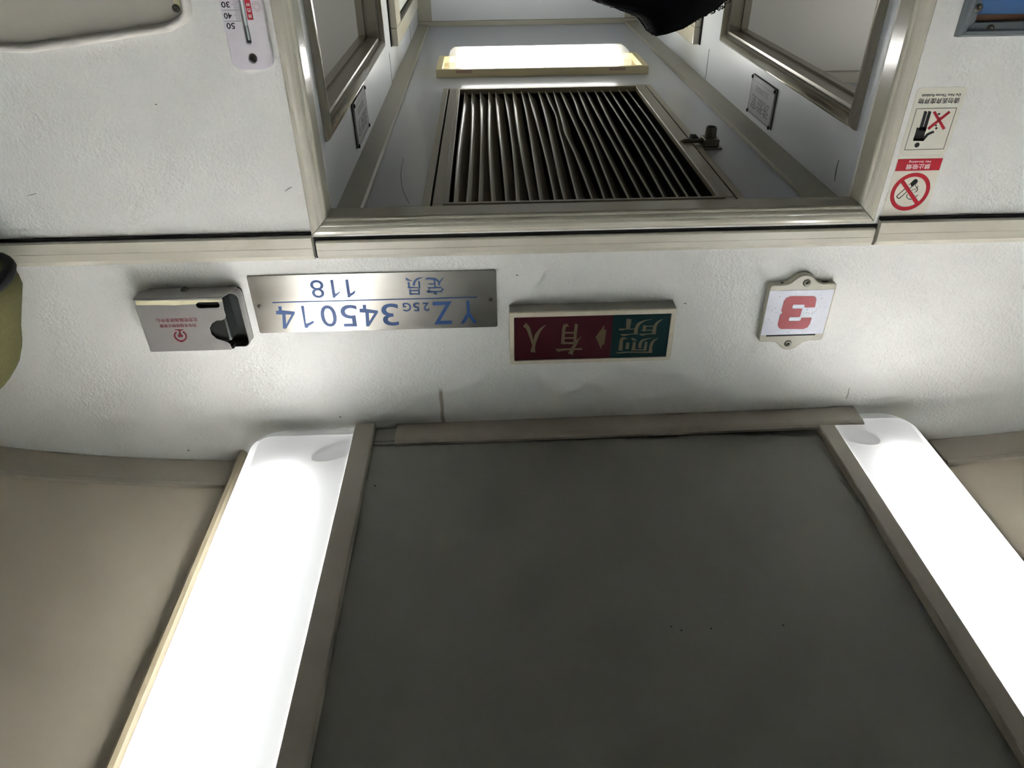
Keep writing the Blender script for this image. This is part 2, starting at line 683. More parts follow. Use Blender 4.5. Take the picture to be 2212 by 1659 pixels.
# strip that closes the middle panel against the bulkhead: inner channel and clip-on cover
za, zb = 0.8055, 0.7962
bm = new_bm()
xa, xb = 0.219, 0.150
prism(bm, [[(x, D - 0.010, H + z + 0.012), (x, D - 0.010, H + z + 0.004), (x, D - 0.016, H + z + 0.0035), (x, 1.006, H + z + 0.0035), (x, 1.004, H + z + 0.006), (x, 0.999, H + z + 0.006), (x, 0.999, H + z + 0.014)] for x, z in ((xa, za), (xb, za))])
trim(bm, mat('channel_grey', (150, 147, 138), 0.35, 0, 0.05, 50))
bm = new_bm()
xa, xb = 0.1815, -0.652
prism(bm, [[(x, D - 0.0015, H + z + 0.009), (x, D - 0.0015, H + z), (x, 1.008, H + z - 0.0005), (x, 1.002, H + z + 0.001), (x, 0.997, H + z + 0.004), (x, 0.997, H + z + 0.009)] for x, z in ((xa, za), (xb, zb))])
trim(bm, M_strip)


# ------------------------------------------------------------------ doorway casing and header bands
CP = [(0.0, -0.032), (0.0, 0.003), (0.0006, 0.0058), (0.0018, 0.0072), (0.0032, 0.0076), (0.0038, 0.0070), (0.0052, 0.0074), (0.0062, 0.0090), (0.0085, 0.0112), (0.0105, 0.0122), (0.0116, 0.0120), (0.0124, 0.0126), (0.0150, 0.0138), (0.0190, 0.0143), (0.0230, 0.0134), (0.0258, 0.0106), (0.0272, 0.006), (0.0272, 0.0)]
CP2 = CP + [(0.0272, -0.0008), (0.012, -0.0008), (0.003, -0.0008), (0.003, -0.032)]
ROOTX, ROOTZ = (XL + XR) / 2, 0
dr = thing('door_1', (ROOTX, D, 0), kind='structure')
zin = H + HD
for nm in ('header_moulding', 'jamb_moulding', 'jamb_moulding'):
    bm = new_bm()
    if nm == 'header_moulding':
        secs = [[(XL - 0.001 + d, D - p, zin + d) for d, p in CP2], [(XR + 0.001 - d, D - p, zin + d) for d, p in CP2]]
    elif 'jl' not in ROOTS:
        ROOTS['jl'] = 1
        secs = [[(XL - 0.001 + d, D - p, zin + d - 0.0012) for d, p in CP2], [(XL - 0.001 + d, D - p, 0.0) for d, p in CP2]]
    else:
        secs = [[(XR + 0.001 - d, D - p, zin + d - 0.0012) for d, p in CP2], [(XR + 0.001 - d, D - p, 0.0) for d, p in CP2]]
    prism(bm, secs)
    obj(nm, bm, M_case, dr)


def band(x0, x1, z0, z1, th, gap=0.0):
    """flat extruded band with eased edges and two shallow grooves"""
    bm = new_bm()
    hgt = z1 - z0
    pr = [(0, 0), (th * 0.75, 0), (th, 0.002), (th, hgt * 0.45), (th - 0.0005, hgt * 0.46), (th - 0.0005, hgt * 0.475), (th, hgt * 0.485), (th, hgt * 0.78), (th * 0.45, hgt), (0, hgt)]
    prism(bm, [[(x, D - p, z0 + z) for p, z in pr] for x in (x0, x1)])
    return bm


zc0, zc1 = ptY(1200, 505, D).z, ptY(1200, 545, D).z
trim(band(ptY(1884, 505, D).x, ptY(685, 540, D).x - 0.001, zc0 + 0.0015, zc1, 0.007))
trim(band(ptY(679, 530, D).x + 0.0005, CXL, ptY(340, 514, D).z, ptY(340, 566, D).z, 0.011))
trim(band(CXR, ptY(1887, 500, D).x - 0.0028, ptY(2050, 470, D).z, ptY(2050, 523, D).z, 0.011))
# dark strips painting in the shadow line under the side bands
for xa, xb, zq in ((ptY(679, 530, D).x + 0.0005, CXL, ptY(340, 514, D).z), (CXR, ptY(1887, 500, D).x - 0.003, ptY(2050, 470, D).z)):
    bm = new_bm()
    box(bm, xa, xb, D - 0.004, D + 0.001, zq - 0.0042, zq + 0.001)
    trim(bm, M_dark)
# dark backing behind the gaps of the bands
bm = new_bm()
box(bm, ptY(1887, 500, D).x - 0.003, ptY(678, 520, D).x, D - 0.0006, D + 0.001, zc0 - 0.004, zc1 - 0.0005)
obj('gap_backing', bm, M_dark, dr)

# lobby trims: ceiling edge strips, end wall strips
for sg, x0, x1 in ((1, XL, 0.206), (-1, XR, -0.512)):
    bm = new_bm()
    prism(bm, [[(x0, y, H + ZC + 0.001), (x0, y, H + ZC - 0.008), (x1 + sg * 0.004, y, H + ZC - 0.006), (x1, y, H + ZC - 0.003), (x1, y, H + ZC + 0.001)] for y in (D + 0.041, YE - 0.018)])
    trim(bm, M_ltrim)
bm = new_bm()
box(bm, XR, XL, YE - 0.012, YE + 0.001, H + ZC - 0.017, H + ZC + 0.001, 0.002)
trim(bm, M_ltrim)
for x0, x1 in ((XL, XL - 0.05), (XR, XR + 0.05)):
    bm = new_bm()
    box(bm, x0, x1, YE - 0.010, YE, 0.0, H + ZC - 0.018, 0.002)
    trim(bm, M_ltrim)
# washroom ceiling edge strips seen through the openings
for x0, x1 in ((XL + 0.042, CXL), (CXR, XR - 0.042)):
    bm = new_bm()
    box(bm, x0, x1, 1.935, 1.951, H + ZC - 0.028, H + ZC + 0.001, 0.002)
    trim(bm, M_ltrim)

# lobby panel joints (dark seams)
for pl, ys in ((XL, (2.0, 2.60)), (XR, (1.97,))):
    for y in ys:
        bm = new_bm()
        x = pl + (-0.0006 if pl > 0 else 0.0006)
        box(bm, x, pl + (0.001 if pl > 0 else -0.001), y - 0.0013, y + 0.0013, H - 0.6 if y > 2.7 else H + 0.352, H + ZC - 0.009)
        trim(bm, mat('seam', (70, 72, 76), 0.7))


# ------------------------------------------------------------------ washroom openings with rounded frames
def window(n, X, inward):
    """inward = +1 if the washroom lies towards +X"""
    root = thing('window_%d' % n, (X, (OPY0 + OPY1) / 2, H - 0.55), kind='structure')
    y0, y1, z0, z1 = OPY0, OPY1, H - 0.55, H + OPZ
    # bullnose profile: d outward from the opening edge, p out of the wall
    PR = [(0, -0.001)] + [(0.011 - 0.011 * math.cos(math.radians(a)), 0.011 * math.sin(math.radians(a))) for a in range(20, 180, 20)] + [(0.022, -0.001)]
    PRW = PR
    s = -inward

    def pt(d, p, y, z, dy, dz):
        return (X + s * p, y + dy * d, z + dz * d)
    bars = [('top_rail', [(y0, z1, -1, 1), (y1, z1, 1, 1)]), ('bottom_rail', [(y0, z0, -1, -1), (y1, z0, 1, -1)]),
            ('side_rail', [(y0, z0, -1, -1), (y0, z1, -1, 1)]), ('side_rail', [(y1, z0, 1, -1), (y1, z1, 1, 1)])]
    for nm, ends in bars:
        bm = new_bm()
        prism(bm, [[pt(d, p, y, z, dy, dz) for d, p in PRW] for y, z, dy, dz in ends], smooth=False)
        o = obj(nm, bm, M_frame, root)
        for f in o.data.polygons:
            f.use_smooth = len(f.vertices) == 4
    # lining of the opening, with a shallow step
    t = 0.006
    for nm, a in (('lining', (y0, y1, z1 - t, z1)), ('lining', (y0, y1, z0, z0 + t)), ('lining', (y0, y0 + t, z0 + t, z1 - t)), ('lining', (y1 - t, y1, z0 + t, z1 - t))):
        bm = new_bm()
        xa, xb = X + inward * 0.002, X + inward * 0.046
        box(bm, xa, xb, *a)
        bw = 0.004
        xa2, xb2 = X + inward * 0.030, X + inward * 0.046
        if a[1] - a[0] > 0.05:
            zz = (a[2] - bw, a[3]) if a[3] == z1 else (a[2], a[3] + bw)
            box(bm, xa2, xb2, a[0], a[1], *zz)
        else:
            yy = (a[0], a[1] + bw) if a[0] == y0 else (a[0] - bw, a[1])
            box(bm, xa2, xb2, *yy, a[2], a[3])
        obj(nm, bm, mat('lining_metal', (156, 150, 136), 0.3, 0.35), root)


M_frame = mat('frame_metal', (190, 184, 168), 0.16, 0.45, 0.04, 60)
window(1, XL, 1)
window(2, XR, -1)


# ------------------------------------------------------------------ toilet doors further along the lobby
def lobby_door(n, X, inward, y0, y1, ztop):
    s = -inward
    root = thing('door_%d' % n, (X, (y0 + y1) / 2, 0), kind='structure')
    fw, th = 0.105, 0.020
    z1 = H + ztop
    lines = [('door_frame', (y0, y1, z1 - 0.042, z1)), ('door_frame', (y0, y0 + fw, 0.0, z1 - 0.042)), ('door_frame', (y1 - 0.05, y1, 0.0, z1 - 0.042))]
    for nm, a in lines:
        bm = new_bm()
        box(bm, X, X + s * th, *a, 0.003)
        obj(nm, bm, M_case, root)
    bm = new_bm()
    box(bm, X, X + s * 0.004, y0 + fw, y1 - 0.05, 0.0, z1 - 0.042)
    obj('door_recess', bm, M_black, root)
    bm = new_bm()
    box(bm, X, X + s * 0.012, y0 + fw + 0.004, y1 - 0.054, 0.01, z1 - 0.058)
    obj('door_leaf', bm, mat('door_leaf_paint', (206, 210, 206), 0.3), root)
    # dark strip standing in for the shadow beside the frame
    bm = new_bm()
    box(bm, X, X + s * 0.003, y0 - 0.006, y0, 0.0, z1)
    obj('door_gasket', bm, M_dark, root)


lobby_door(2, XL, 1, 2.055, 2.745, 0.347)
lobby_door(3, XR, -1, 2.065, 2.745, 0.358)


# ------------------------------------------------------------------ scuffs and specks left on the panels
def marks(name, polys, w0, w1, m, parent, plane=BULK):
    return obj(name, flats(plane, polys, w0, w1), m, parent)


wall_o = bpy.data.objects['wall_end']
ceil_o = bpy.data.objects['ceiling']
M_scuff = mat('scuff', (150, 150, 148), 0.7)
M_speck = mat('speck', (46, 44, 42), 0.8)
cS = crop(0, 0, 1)
for pts in ([(59, 423, 1.2), (70, 420, 2.2), (79, 418, 1.4)], [(616, 413, 1.6), (624, 407, 2.6), (631, 404, 1.2)], [(1835, 838, 1), (1830, 856, 2), (1827, 862, 1)]):
    o = marks('scuff', [to_plane(stroke(pts), cS, ptY, D, BULK)], 0.0, 0.0003, M_scuff, wall_o)
for x, y in ((337, 225), (407, 972), (1480, 655), (735, 900), (1117, 594)):
    o = marks('speck', [to_plane(stroke([(x - 2, y, 1.4), (x + 2, y + 1, 1.6)]), cS, ptY, D, BULK)], 0.0, 0.0003, M_speck, wall_o)
CEILP = Plane((0, 0, H + ZP), (1, 0, 0), (0, 1, 0), (0, 0, -1))
CEILP = Plane((0, 0, H + ZP), (-1, 0, 0), (0, 1, 0), (0, 0, -1))
for x, y in ((1536, 1357), (1692, 1350), (1472, 1361), (1450, 1353), (810, 1049)):
    q = stroke([(x - 2, y, 2.2), (x + 2, y + 1.5, 2.4)])
    marks('speck', [[CEILP.uv(ptZ(a, b, ZP)) for a, b in q]], 0.0, 0.0003, M_speck, ceil_o, CEILP)
M_hairline = mat('hairline', (96, 98, 102), 0.7)
LC = Plane((0, 0, H + ZC), (-1, 0, 0), (0, 1, 0), (0, 0, -1))
q = stroke([(872, 340, 0.8), (866, 375, 1.2), (870, 410, 1.2), (884, 440, 1.0)])
marks('loose_hair', [[LC.uv(ptZ(a, b, ZC)) for a, b in q]], 0.0, 0.0003, M_hairline, bpy.data.objects['ceiling_lobby'], LC)
for pts in ([(1812, 345, 1.2), (1806, 370, 2.2), (1803, 392, 1.0)],):
    marks('scuff', [[RWALL.uv(ptX(a, b, XR)) for a, b in stroke(pts)]], 0.0, 0.0003, mat('dark_scuff', (84, 86, 86), 0.7), bpy.data.objects['wall_lobby_left'], RWALL)

# ================================================================== CEILING LAMPS
def saloon_light(label, xi, xo, sg):
    """xi/xo inner and outer edge of the opal cover, sg = +1 towards +X"""
    root = thing('ceiling_light', ((xi + xo) / 2, -1.0, H + 0.80), label, 'ceiling light', 'long ceiling lights of the saloon')
    Ye = D - 0.004
    Rc = 0.052
    rings = []
    for ins, z in ((0.034, 0.7995), (0.0305, 0.7998), (0.0, 0.812), (-0.0, 0.818), (0.0, 0.868)):
        r = max(0.018, Rc - ins)
        x2 = xo - sg * (ins * 0.55)
        y2 = Ye - ins
        ring = [(xi, YB + 0.02), (xi, y2)]
        n = 10
        for k in range(n + 1):
            a = math.radians(90 - 90 * k / n)
            ring.append((x2 - sg * r + sg * r * math.cos(a), y2 - r + r * math.sin(a)))
        ring.append((x2, YB + 0.02))
        rings.append([(x, y, H + z) for x, y in ring])
    bm = new_bm()
    vs = [[bm.verts.new(p) for p in rg] for rg in rings]
    n = len(vs[0])
    bm2 = new_bm()
    vs2 = [[bm2.verts.new(p) for p in rg] for rg in rings]
    for li in range(len(vs) - 1):
        for k in range(n):
            tgt, V_ = (bm2, vs2) if 1 <= k <= 8 and li > 0 else (bm, vs)
            q = (V_[li][k], V_[li][(k + 1) % n], V_[li + 1][(k + 1) % n], V_[li + 1][k])
            tgt.faces.new(q)
    bm.faces.new(vs[0])
    for b_ in (bm, bm2):
        bmesh.ops.delete(b_, geom=[v for v in b_.verts if not v.link_faces], context='VERTS')
    dif = obj('diffuser', bm, M_diff, root)
    obj('end_rim', bm2, M_endrim, dif)
    # tubes
    xc = xi + (xo - xi) * 0.60
    for y0, y1 in ((0.914, -0.30), (-0.34, -1.56), (-1.60, -2.85)):
        bm = new_bm()
        tube(bm, [(xc, y0, H + 0.8066), (xc, y1, H + 0.8066)], 0.005, 12)
        obj('fluorescent_tube', bm, M_tube, root)
        bm = new_bm()
        box(bm, xc - 0.009, xc + 0.009, y0 + 0.002, y0 + 0.022, H + 0.817, H + 0.873)
        obj('tube_holder', bm, M_white, root)
    # cable loop hanging inside, close to the cover
    bm = new_bm()
    lx = xi + sg * 0.006
    pts = [(lx, 1.000, 0.8022), (lx + sg * 0.022, 0.990, 0.8020), (lx + sg * 0.046, 0.972, 0.8020), (lx + sg * 0.056, 0.957, 0.8020), (lx + sg * 0.050, 0.945, 0.8020), (lx + sg * 0.034, 0.942, 0.8020), (lx + sg * 0.016, 0.947, 0.8020), (lx, 0.955, 0.8022)]
    tube(bm, [(x, y, H + z) for x, y, z in spline(pts, 4)], 0.0024, 8)
    obj('cable_loop', bm, mat('cable', (104, 96, 78), 0.6), root)
    # reflector tray
    bm = new_bm()
    box(bm, xi - sg * 0.002, xo + sg * 0.012, YB + 0.02, D - 0.003, H + 0.874, H + 0.880)
    obj('reflector', bm, mat('absorbing_grey', (48, 49, 49), 0.8), root)
    # unseen dark plate added to absorb light inside the cover
    bm = new_bm()
    box(bm, xi + sg * 0.0008, xi + sg * 0.0020, YB + 0.02, D - 0.04, H + 0.8015, H + 0.874)
    obj('light_baffle', bm, mat('absorbing_grey', (48, 49, 49), 0.8), root)
    # inner strip between cover and middle panel
    bm = new_bm()
    e = 0.0345 if sg > 0 else 0.0275
    xs = xi - sg * 0.0006
    prism(bm, [[(xs, y, H + 0.85), (xs, y, H + 0.7992), (xs - sg * 0.0015, y, H + 0.7985), (xs - sg * (e - 0.0015), y, H + 0.7985), (xs - sg * e, y, H + 0.80), (xs - sg * e, y, H + 0.8135), (xs - sg * (e - 0.006), y, H + 0.8135), (xs - sg * (e - 0.006), y, H + 0.85)] for y in (YB + 0.02, D - 0.006 if sg > 0 else 1.0)])
    obj('edge_strip', bm, M_strip, root)
    # outer rail
    bm = new_bm()
    xr = xo + sg * 0.037
    pr = [(-0.009, 0.893), (-0.009, 0.862), (-0.006, 0.8555), (0.0, 0.8535), (0.004, 0.8555), (0.006, 0.862), (0.006, 0.893)]
    prism(bm, [[(xr + sg * dx, y, H + z) for dx, z in pr] for y in (YB + 0.02, D - 0.004)])
    obj('outer_rail', bm, M_rail, root)
    return root


saloon_light('long ceiling light with a beige outer rail, nearest the steel number plate', 0.2555, 0.4345, 1)
saloon_light('long ceiling light partly under the grey cover strip, nearest the red number card', -0.5985, -0.7505, -1)

# lobby lamp
LB = (-0.437, 0.138, 2.088, 2.285)
lamp = thing('lobby_lamp', (-0.15, 2.19, H + ZC - 0.02), 'rectangular lobby ceiling lamp with two glowing tubes under a clear cover', 'ceiling lamp')
bm = new_bm()
zt, zb_ = H + ZC, H + ZC - 0.021
x0, x1, y0, y1 = LB
box(bm, x0, x1, y0, y0 + 0.014, zb_, zt, 0.002)
box(bm, x0, x1, y1 - 0.014, y1, zb_, zt, 0.002)
box(bm, x0, x0 + 0.016, y0 + 0.012, y1 - 0.012, zb_, zt)
box(bm, x1 - 0.016, x1, y0 + 0.012, y1 - 0.012, zb_, zt)
box(bm, x0 + 0.014, x1 - 0.014, y0 + 0.012, y1 - 0.012, zt - 0.004, zt)
lb_o = obj('lamp_base', bm, M_lampbase, lamp)
for xx in (0.062, -0.352):
    bm = new_bm()
    box(bm, xx - 0.022, xx + 0.022, y0 - 0.0006, y0 + 0.002, zb_ + 0.002, zb_ + 0.010)
    obj('clip', bm, mat('clip_tint', (176, 150, 140), 0.5), lb_o)
# cover trough
bm = new_bm()
cx0, cx1, cy0, cy1 = x0 + 0.045, x1 - 0.036, y0 + 0.018, y1 - 0.018
prof = [(cy0, zt - 0.005)] + [((cy0 + cy1) / 2 + (cy1 - cy0) / 2 * -math.cos(math.radians(a)) * 0.985, zb_ - 0.012 - 0.022 * math.sin(math.radians(a)) ** 0.6) for a in range(0, 181, 15)] + [(cy1, zt - 0.005)]
secs = []
for xx, sh in ((cx0, 0.0), (cx0, 0.012), (cx0 + 0.010, 0.0), (cx1 - 0.010, 0.0), (cx1, 0.012), (cx1, 0.0)):
    pass
secs = [[(xx, y, z) for y, z in prof] for xx in (cx0, cx0 + 0.012, cx1 - 0.012, cx1)]
for k, i in ((0, 1), (3, 1)):
    secs[k] = [(p[0], p[1], min(p[2] + 0.008, zt - 0.005)) for p in secs[k]]
rs = [[bm.verts.new(p) for p in s] for s in secs]
for a, b in zip(rs, rs[1:]):
    for k in range(len(prof) - 1):
        f = bm.faces.new((a[k], a[k + 1], b[k + 1], b[k]))
        f.smooth = True
bm.faces.new(rs[0])
bm.faces.new(rs[-1])
obj('lamp_cover', bm, M_cover, lamp)
for yy in (y0 + 0.065, y1 - 0.065):
    bm = new_bm()
    tube(bm, [(cx0 + 0.032, yy, zb_ - 0.004), (cx1 - 0.032, yy, zb_ - 0.004)], 0.0125, 12)
    obj('fluorescent_tube', bm, M_ltube, lamp)
    for xx in (cx0 + 0.014, cx1 - 0.030):
        bm = new_bm()
        box(bm, xx, xx + 0.016, yy - 0.013, yy + 0.013, zb_ - 0.018, zt - 0.004, 0.002)
        obj('tube_holder', bm, M_white, lamp)

# unseen lamps added to brighten the washroom walls behind the openings
for x, nm in ((0.80, 'right'), (-1.12, 'left')):
    r = thing('washroom_fill_lamp', (x, 1.52, H + ZC - 0.03), 'unseen fill lamp added inside the washroom behind the opening beside the %s' % ('thermometer' if nm == 'right' else 'warning stickers'), 'ceiling lamp', 'added washroom fill lamps')
    bm = new_bm()
    bmesh.ops.create_cone(bm, cap_ends=True, segments=32, radius1=0.105, radius2=0.11, depth=0.018, matrix=Matrix.Translation((x, 1.52, H + ZC - 0.009)))
    obj('lamp_base', bm, M_white, r)
    bm = new_bm()
    bmesh.ops.create_cone(bm, cap_ends=True, segments=32, radius1=0.075, radius2=0.095, depth=0.02, matrix=Matrix.Translation((x, 1.52, H + ZC - 0.028)))
    obj('lamp_shade', bm, M_wlamp, r)

# ================================================================== RETURN-AIR GRILLE
gr = thing('air_grille', (-0.15, 1.52, H + ZC - 0.01), 'large louvred return-air grille in the lobby ceiling in front of the lamp', 'air grille')
zg = H + ZC


def ringframe(x0, x1, y0, y1, wx, wy, z0, z1, bev=0.0015):
    bm = new_bm()
    box(bm, x0, x1, y0, y0 + wy, z0, z1, bev)
    box(bm, x0, x1, y1 - wy, y1, z0, z1, bev)
    box(bm, x0, x0 + wx, y0 + wy - 0.001, y1 - wy + 0.001, z0, z1, bev)
    box(bm, x1 - wx, x1, y0 + wy - 0.001, y1 - wy + 0.001, z0, z1, bev)
    return bm


obj('outer_frame', ringframe(-0.414, 0.112, 1.094, 1.940, 0.0135, 0.010, zg - 0.006, zg + 0.0), M_gframe2, gr)
obj('door_frame', ringframe(-0.396, 0.0945, 1.108, 1.928, 0.0255, 0.023, zg - 0.009, zg + 0.003), M_gframe2, gr)
obj('inner_flange', ringframe(-0.3785, 0.0775, 1.1235, 1.9135, 0.0085, 0.0075, zg - 0.0105, zg - 0.0085, 0.0008), M_gframe2, gr)
bm = new_bm()
box(bm, -0.402, 0.100, 1.102, 1.934, zg - 0.0005, zg - 0.0002)
bm2 = ringframe(-0.402, 0.1005, 1.1035, 1.931, 0.007, 0.006, zg - 0.0012, zg + 0.0, 0)
bm.free()
obj('gasket', bm2, M_black, gr)
# duct behind the slats
bm = new_bm()
x0, x1, y0, y1, z0, z1 = GX0 - 0.01, GX1 + 0.01, GY0 - 0.006, GY1 + 0.008, zg + 0.004, zg + 0.20
v = [bm.verts.new(p) for p in ((x0, y0, z0), (x1, y0, z0), (x1, y1, z0), (x0, y1, z0), (x0, y0, z1), (x1, y0, z1), (x1, y1, z1), (x0, y1, z1))]
for f in ((4, 5, 6, 7), (0, 1, 5, 4), (1, 2, 6, 5), (2, 3, 7, 6), (3, 0, 4, 7)):
    bm.faces.new([v[i] for i in f])
obj('duct', bm, M_black, gr)
# slats, each slightly bent
NS = 21
for i in range(NS):
    xb_ = 0.058 - i * (0.058 + 0.348) / (NS - 1)
    amp = 0.0018 + 0.0022 * random.random()
    ph = random.random() * 6.28
    kink = random.choice((0, 0, 0.004, -0.004)) if 3 < i < 14 else 0
    ky = random.uniform(1.45, 1.75)
    secs = []
    ny = 18
    for j in range(ny + 1):
        y = GY0 - 0.001 + (GY1 - GY0 + 0.002) * j / ny
        dx = amp * math.sin(ph + y * 5.0) + kink * math.exp(-((y - ky) / 0.08) ** 2)
        prof = []
        for t in range(5):                      # blade leans towards -X going up
            a = t / 4
            prof.append((-0.0185 * a ** 0.9, 0.0185 * a))
        th = 0.0016
        left = [(p + th, q) for p, q in prof]
        lip = [(0.0026, -0.0004), (0.0020, -0.0022), (0.0002, -0.0026)]
        poly = lip + prof + left[::-1]
        secs.append([(xb_ + dx + p, y, zg - 0.001 + q) for p, q in poly])
    bm = new_bm()
    prism(bm, secs, smooth=False)
    obj('slat', bm, M_grille, gr)

# latch of the grille
la = thing('grille_latch', (-0.43, 1.45, zg - 0.005), 'dark metal latch with a round knob beside the ceiling air grille', 'latch')
M_latch = mat('latch_metal', (122, 116, 102), 0.4, 0.6, 0.3, 200)
bm = new_bm()
box(bm, -0.452, -0.416, 1.405, 1.455, zg - 0.004, zg, 0.0008)
obj('base_plate', bm, M_latch, la)
bm = new_bm()
box(bm, -0.447, -0.418, 1.412, 1.447, zg - 0.018, zg - 0.004, 0.001)
obj('block', bm, M_latch, la)
bm = new_bm()
bmesh.ops.create_cone(bm, cap_ends=True, segments=24, radius1=0.0105, radius2=0.0115, depth=0.019, matrix=Matrix.Translation((-0.433, 1.432, zg - 0.0275)))
knob_o = obj('knob', bm, M_latch, la)
bm = new_bm()
bmesh.ops.create_cone(bm, cap_ends=True, segments=24, radius1=0.0078, radius2=0.0078, depth=0.001, matrix=Matrix.Translation((-0.433, 1.432, zg - 0.0376)))
obj('knob_recess', bm, M_black, knob_o)
bm = new_bm()
tube(bm, [(-0.418, 1.428, zg - 0.0125), (-0.400, 1.428, zg - 0.0125), (-0.382, 1.428, zg - 0.0125), (-0.374, 1.429, zg - 0.012)], 0.004, 8, True, [0.0048, 0.0045, 0.004, 0.001])
obj('bolt', bm, M_latch, la)
bm = new_bm()
box(bm, -0.416, -0.404, 1.452, 1.475, zg - 0.012, zg - 0.0005, 0.001)
obj('keeper', bm, M_black, la)

# ================================================================== NUMBER PLATE
c6 = crop(500, 540, 3.568)
Yp = D
u0, u1 = ptY(1073, 643, D).x, ptY(547, 658, D).x
pl_ = [ptY(532.5, 594.5, D), ptY(562, 719.4, D), ptY(1075, 704, D), ptY(1071, 582.3, D)]
u0 = (pl_[2].x + pl_[3].x) / 2
u1 = (pl_[0].x + pl_[1].x) / 2
v0 = (pl_[0].z + pl_[3].z) / 2
v1 = (pl_[1].z + pl_[2].z) / 2
np_ = thing('number_plate', ((u0 + u1) / 2, D - 0.001, v0), 'long brushed steel plate lettered YZ 25G 345014 above the doorway', 'number plate')
plate_o = obj('plate', flat(BULK, [rrect(u0, u1, v0, v1, 0.003)], 0.0, 0.0022, 0.0004), M_steel, np_)
parts = []


def plate_text(s, a, bold=0.0):
    q0, q1 = c6(a[0], a[1]), c6(a[2], a[3])
    b = bulk_box(q0[0], q0[1], q1[0], q1[1])
    return text_mesh(s, BULK, b[0], b[1], b[2], b[3], 0.0021, 0.0004, bold)


for s, a, bo in (('Y', (1763, 387, 1890, 560), 0.008), ('Z', (1556, 393, 1703, 566), 0.008), ('2', (1478, 400, 1524, 464), 0.012), ('5', (1402, 400, 1452, 466), 0.012), ('G', (1322, 402, 1386, 468), 0.012),
                 ('3', (1160, 408, 1290, 578), 0.004), ('5', (846, 418, 974, 585), 0.004), ('0', (690, 420, 812, 587), 0.004)):
    parts.append(plate_text(s, a, bo))


def plate_poly(loops):
    return flat(BULK, [to_plane(lp, c6, ptY, D, BULK) for lp in loops], 0.0021, 0.0025)


one = [(538, 426), (560, 425), (577, 562), (600, 556), (630, 540), (640, 548), (632, 560), (600, 580), (590, 595), (568, 595)]
parts.append(plate_poly([one]))
parts.append(plate_poly([[(362, 430), (388, 430), (391, 460), (490, 470), (490, 485), (425, 600), (400, 600), (394, 492), (348, 490), (345, 465), (368, 462)], [(419, 491), (424, 567), (465, 493)]]))
parts.append(plate_poly([[(1012, 418), (1038, 418), (1040, 449), (1130, 462), (1130, 478), (1063, 583), (1040, 583), (1033, 478), (990, 475), (988, 448), (1015, 447)], [(1060, 480), (1064, 545), (1102, 482)]]))
obj('number', join_meshes(parts), M_blue, plate_o)
obj('capacity', join_meshes([plate_poly([[(878, 224), (901, 222), (917, 330), (935, 322), (950, 308), (957, 318), (945, 335), (920, 352), (915, 360), (898, 360)]]), plate_poly([[(762, 226), (785, 224), (802, 332), (822, 325), (835, 312), (838, 322), (822, 340), (805, 355), (800, 363), (783, 363)]]), plate_text('8', (614, 226, 716, 365), 0)]), M_blue, np_)
cD = crop(870, 590, 22.12)
S = []
S += [stroke(p) for p in (
    # right-hand character
    [(1960, 165, 10), (1850, 290, 50), (1760, 420, 66), (1735, 540, 92)],
    [(1090, 285, 16), (1160, 235, 70), (1380, 235, 84), (1580, 270, 90), (1740, 400, 70)],
    [(1510, 290, 66), (1530, 460, 66), (1545, 640, 66)],
    [(1215, 470, 14), (1300, 490, 50), (1500, 490, 46)],
    [(1190, 655, 16), (1280, 675, 60), (1560, 662, 56), (1850, 655, 60)],
    [(1270, 670, 70), (1255, 730, 14)],
    [(1940, 710, 80), (1880, 770, 80), (1850, 880, 24)],
    [(1140, 830, 20), (1230, 850, 80), (1560, 850, 56), (1860, 835, 50)],
    [(1270, 760, 30), (1250, 840, 80), (1230, 910, 16)],
    [(1545, 870, 84), (1560, 930, 100), (1630, 1000, 16)],
    # left-hand character
    [(160, 215, 70), (230, 280, 86), (330, 315, 50), (455, 345, 12)],
    [(945, 185, 10), (740, 240, 70), (590, 360, 96), (525, 560, 118)],
    [(275, 395, 92), (300, 540, 92), (300, 690, 90)],
    [(775, 350, 80), (795, 520, 84), (805, 700, 70)],
    [(235, 665, 20), (320, 665, 70), (560, 660, 56), (840, 690, 40)],
    [(350, 740, 70), (365, 880, 78), (380, 1000, 70)],
    [(780, 730, 70), (785, 880, 80), (800, 1000, 50)],
    [(370, 805, 60), (560, 805, 58), (780, 795, 56)],
    [(310, 955, 20), (400, 965, 64), (600, 962, 58), (820, 970, 50)])]
obj('capacity_word', flats(BULK, [to_plane(p, cD, ptY, D, BULK) for p in S], 0.0021, 0.0025), M_blue, np_)
la_, lb_ = ptY(*c6(318, 400), D), ptY(*c6(1893, 359), D)
bm = new_bm()
box(bm, lb_.x, la_.x, D - 0.0025, D - 0.0021, (la_.z + lb_.z) / 2 - 0.0009, (la_.z + lb_.z) / 2 + 0.0009)
obj('divider', bm, M_blue, np_)
for q in ((561, 660), (1060, 646)):
    p = ptY(*q, D)
    obj('screw', screw_mesh(BULK, p.x, p.z, 0.002, 0.0034, 0.0016), M_screw, np_)

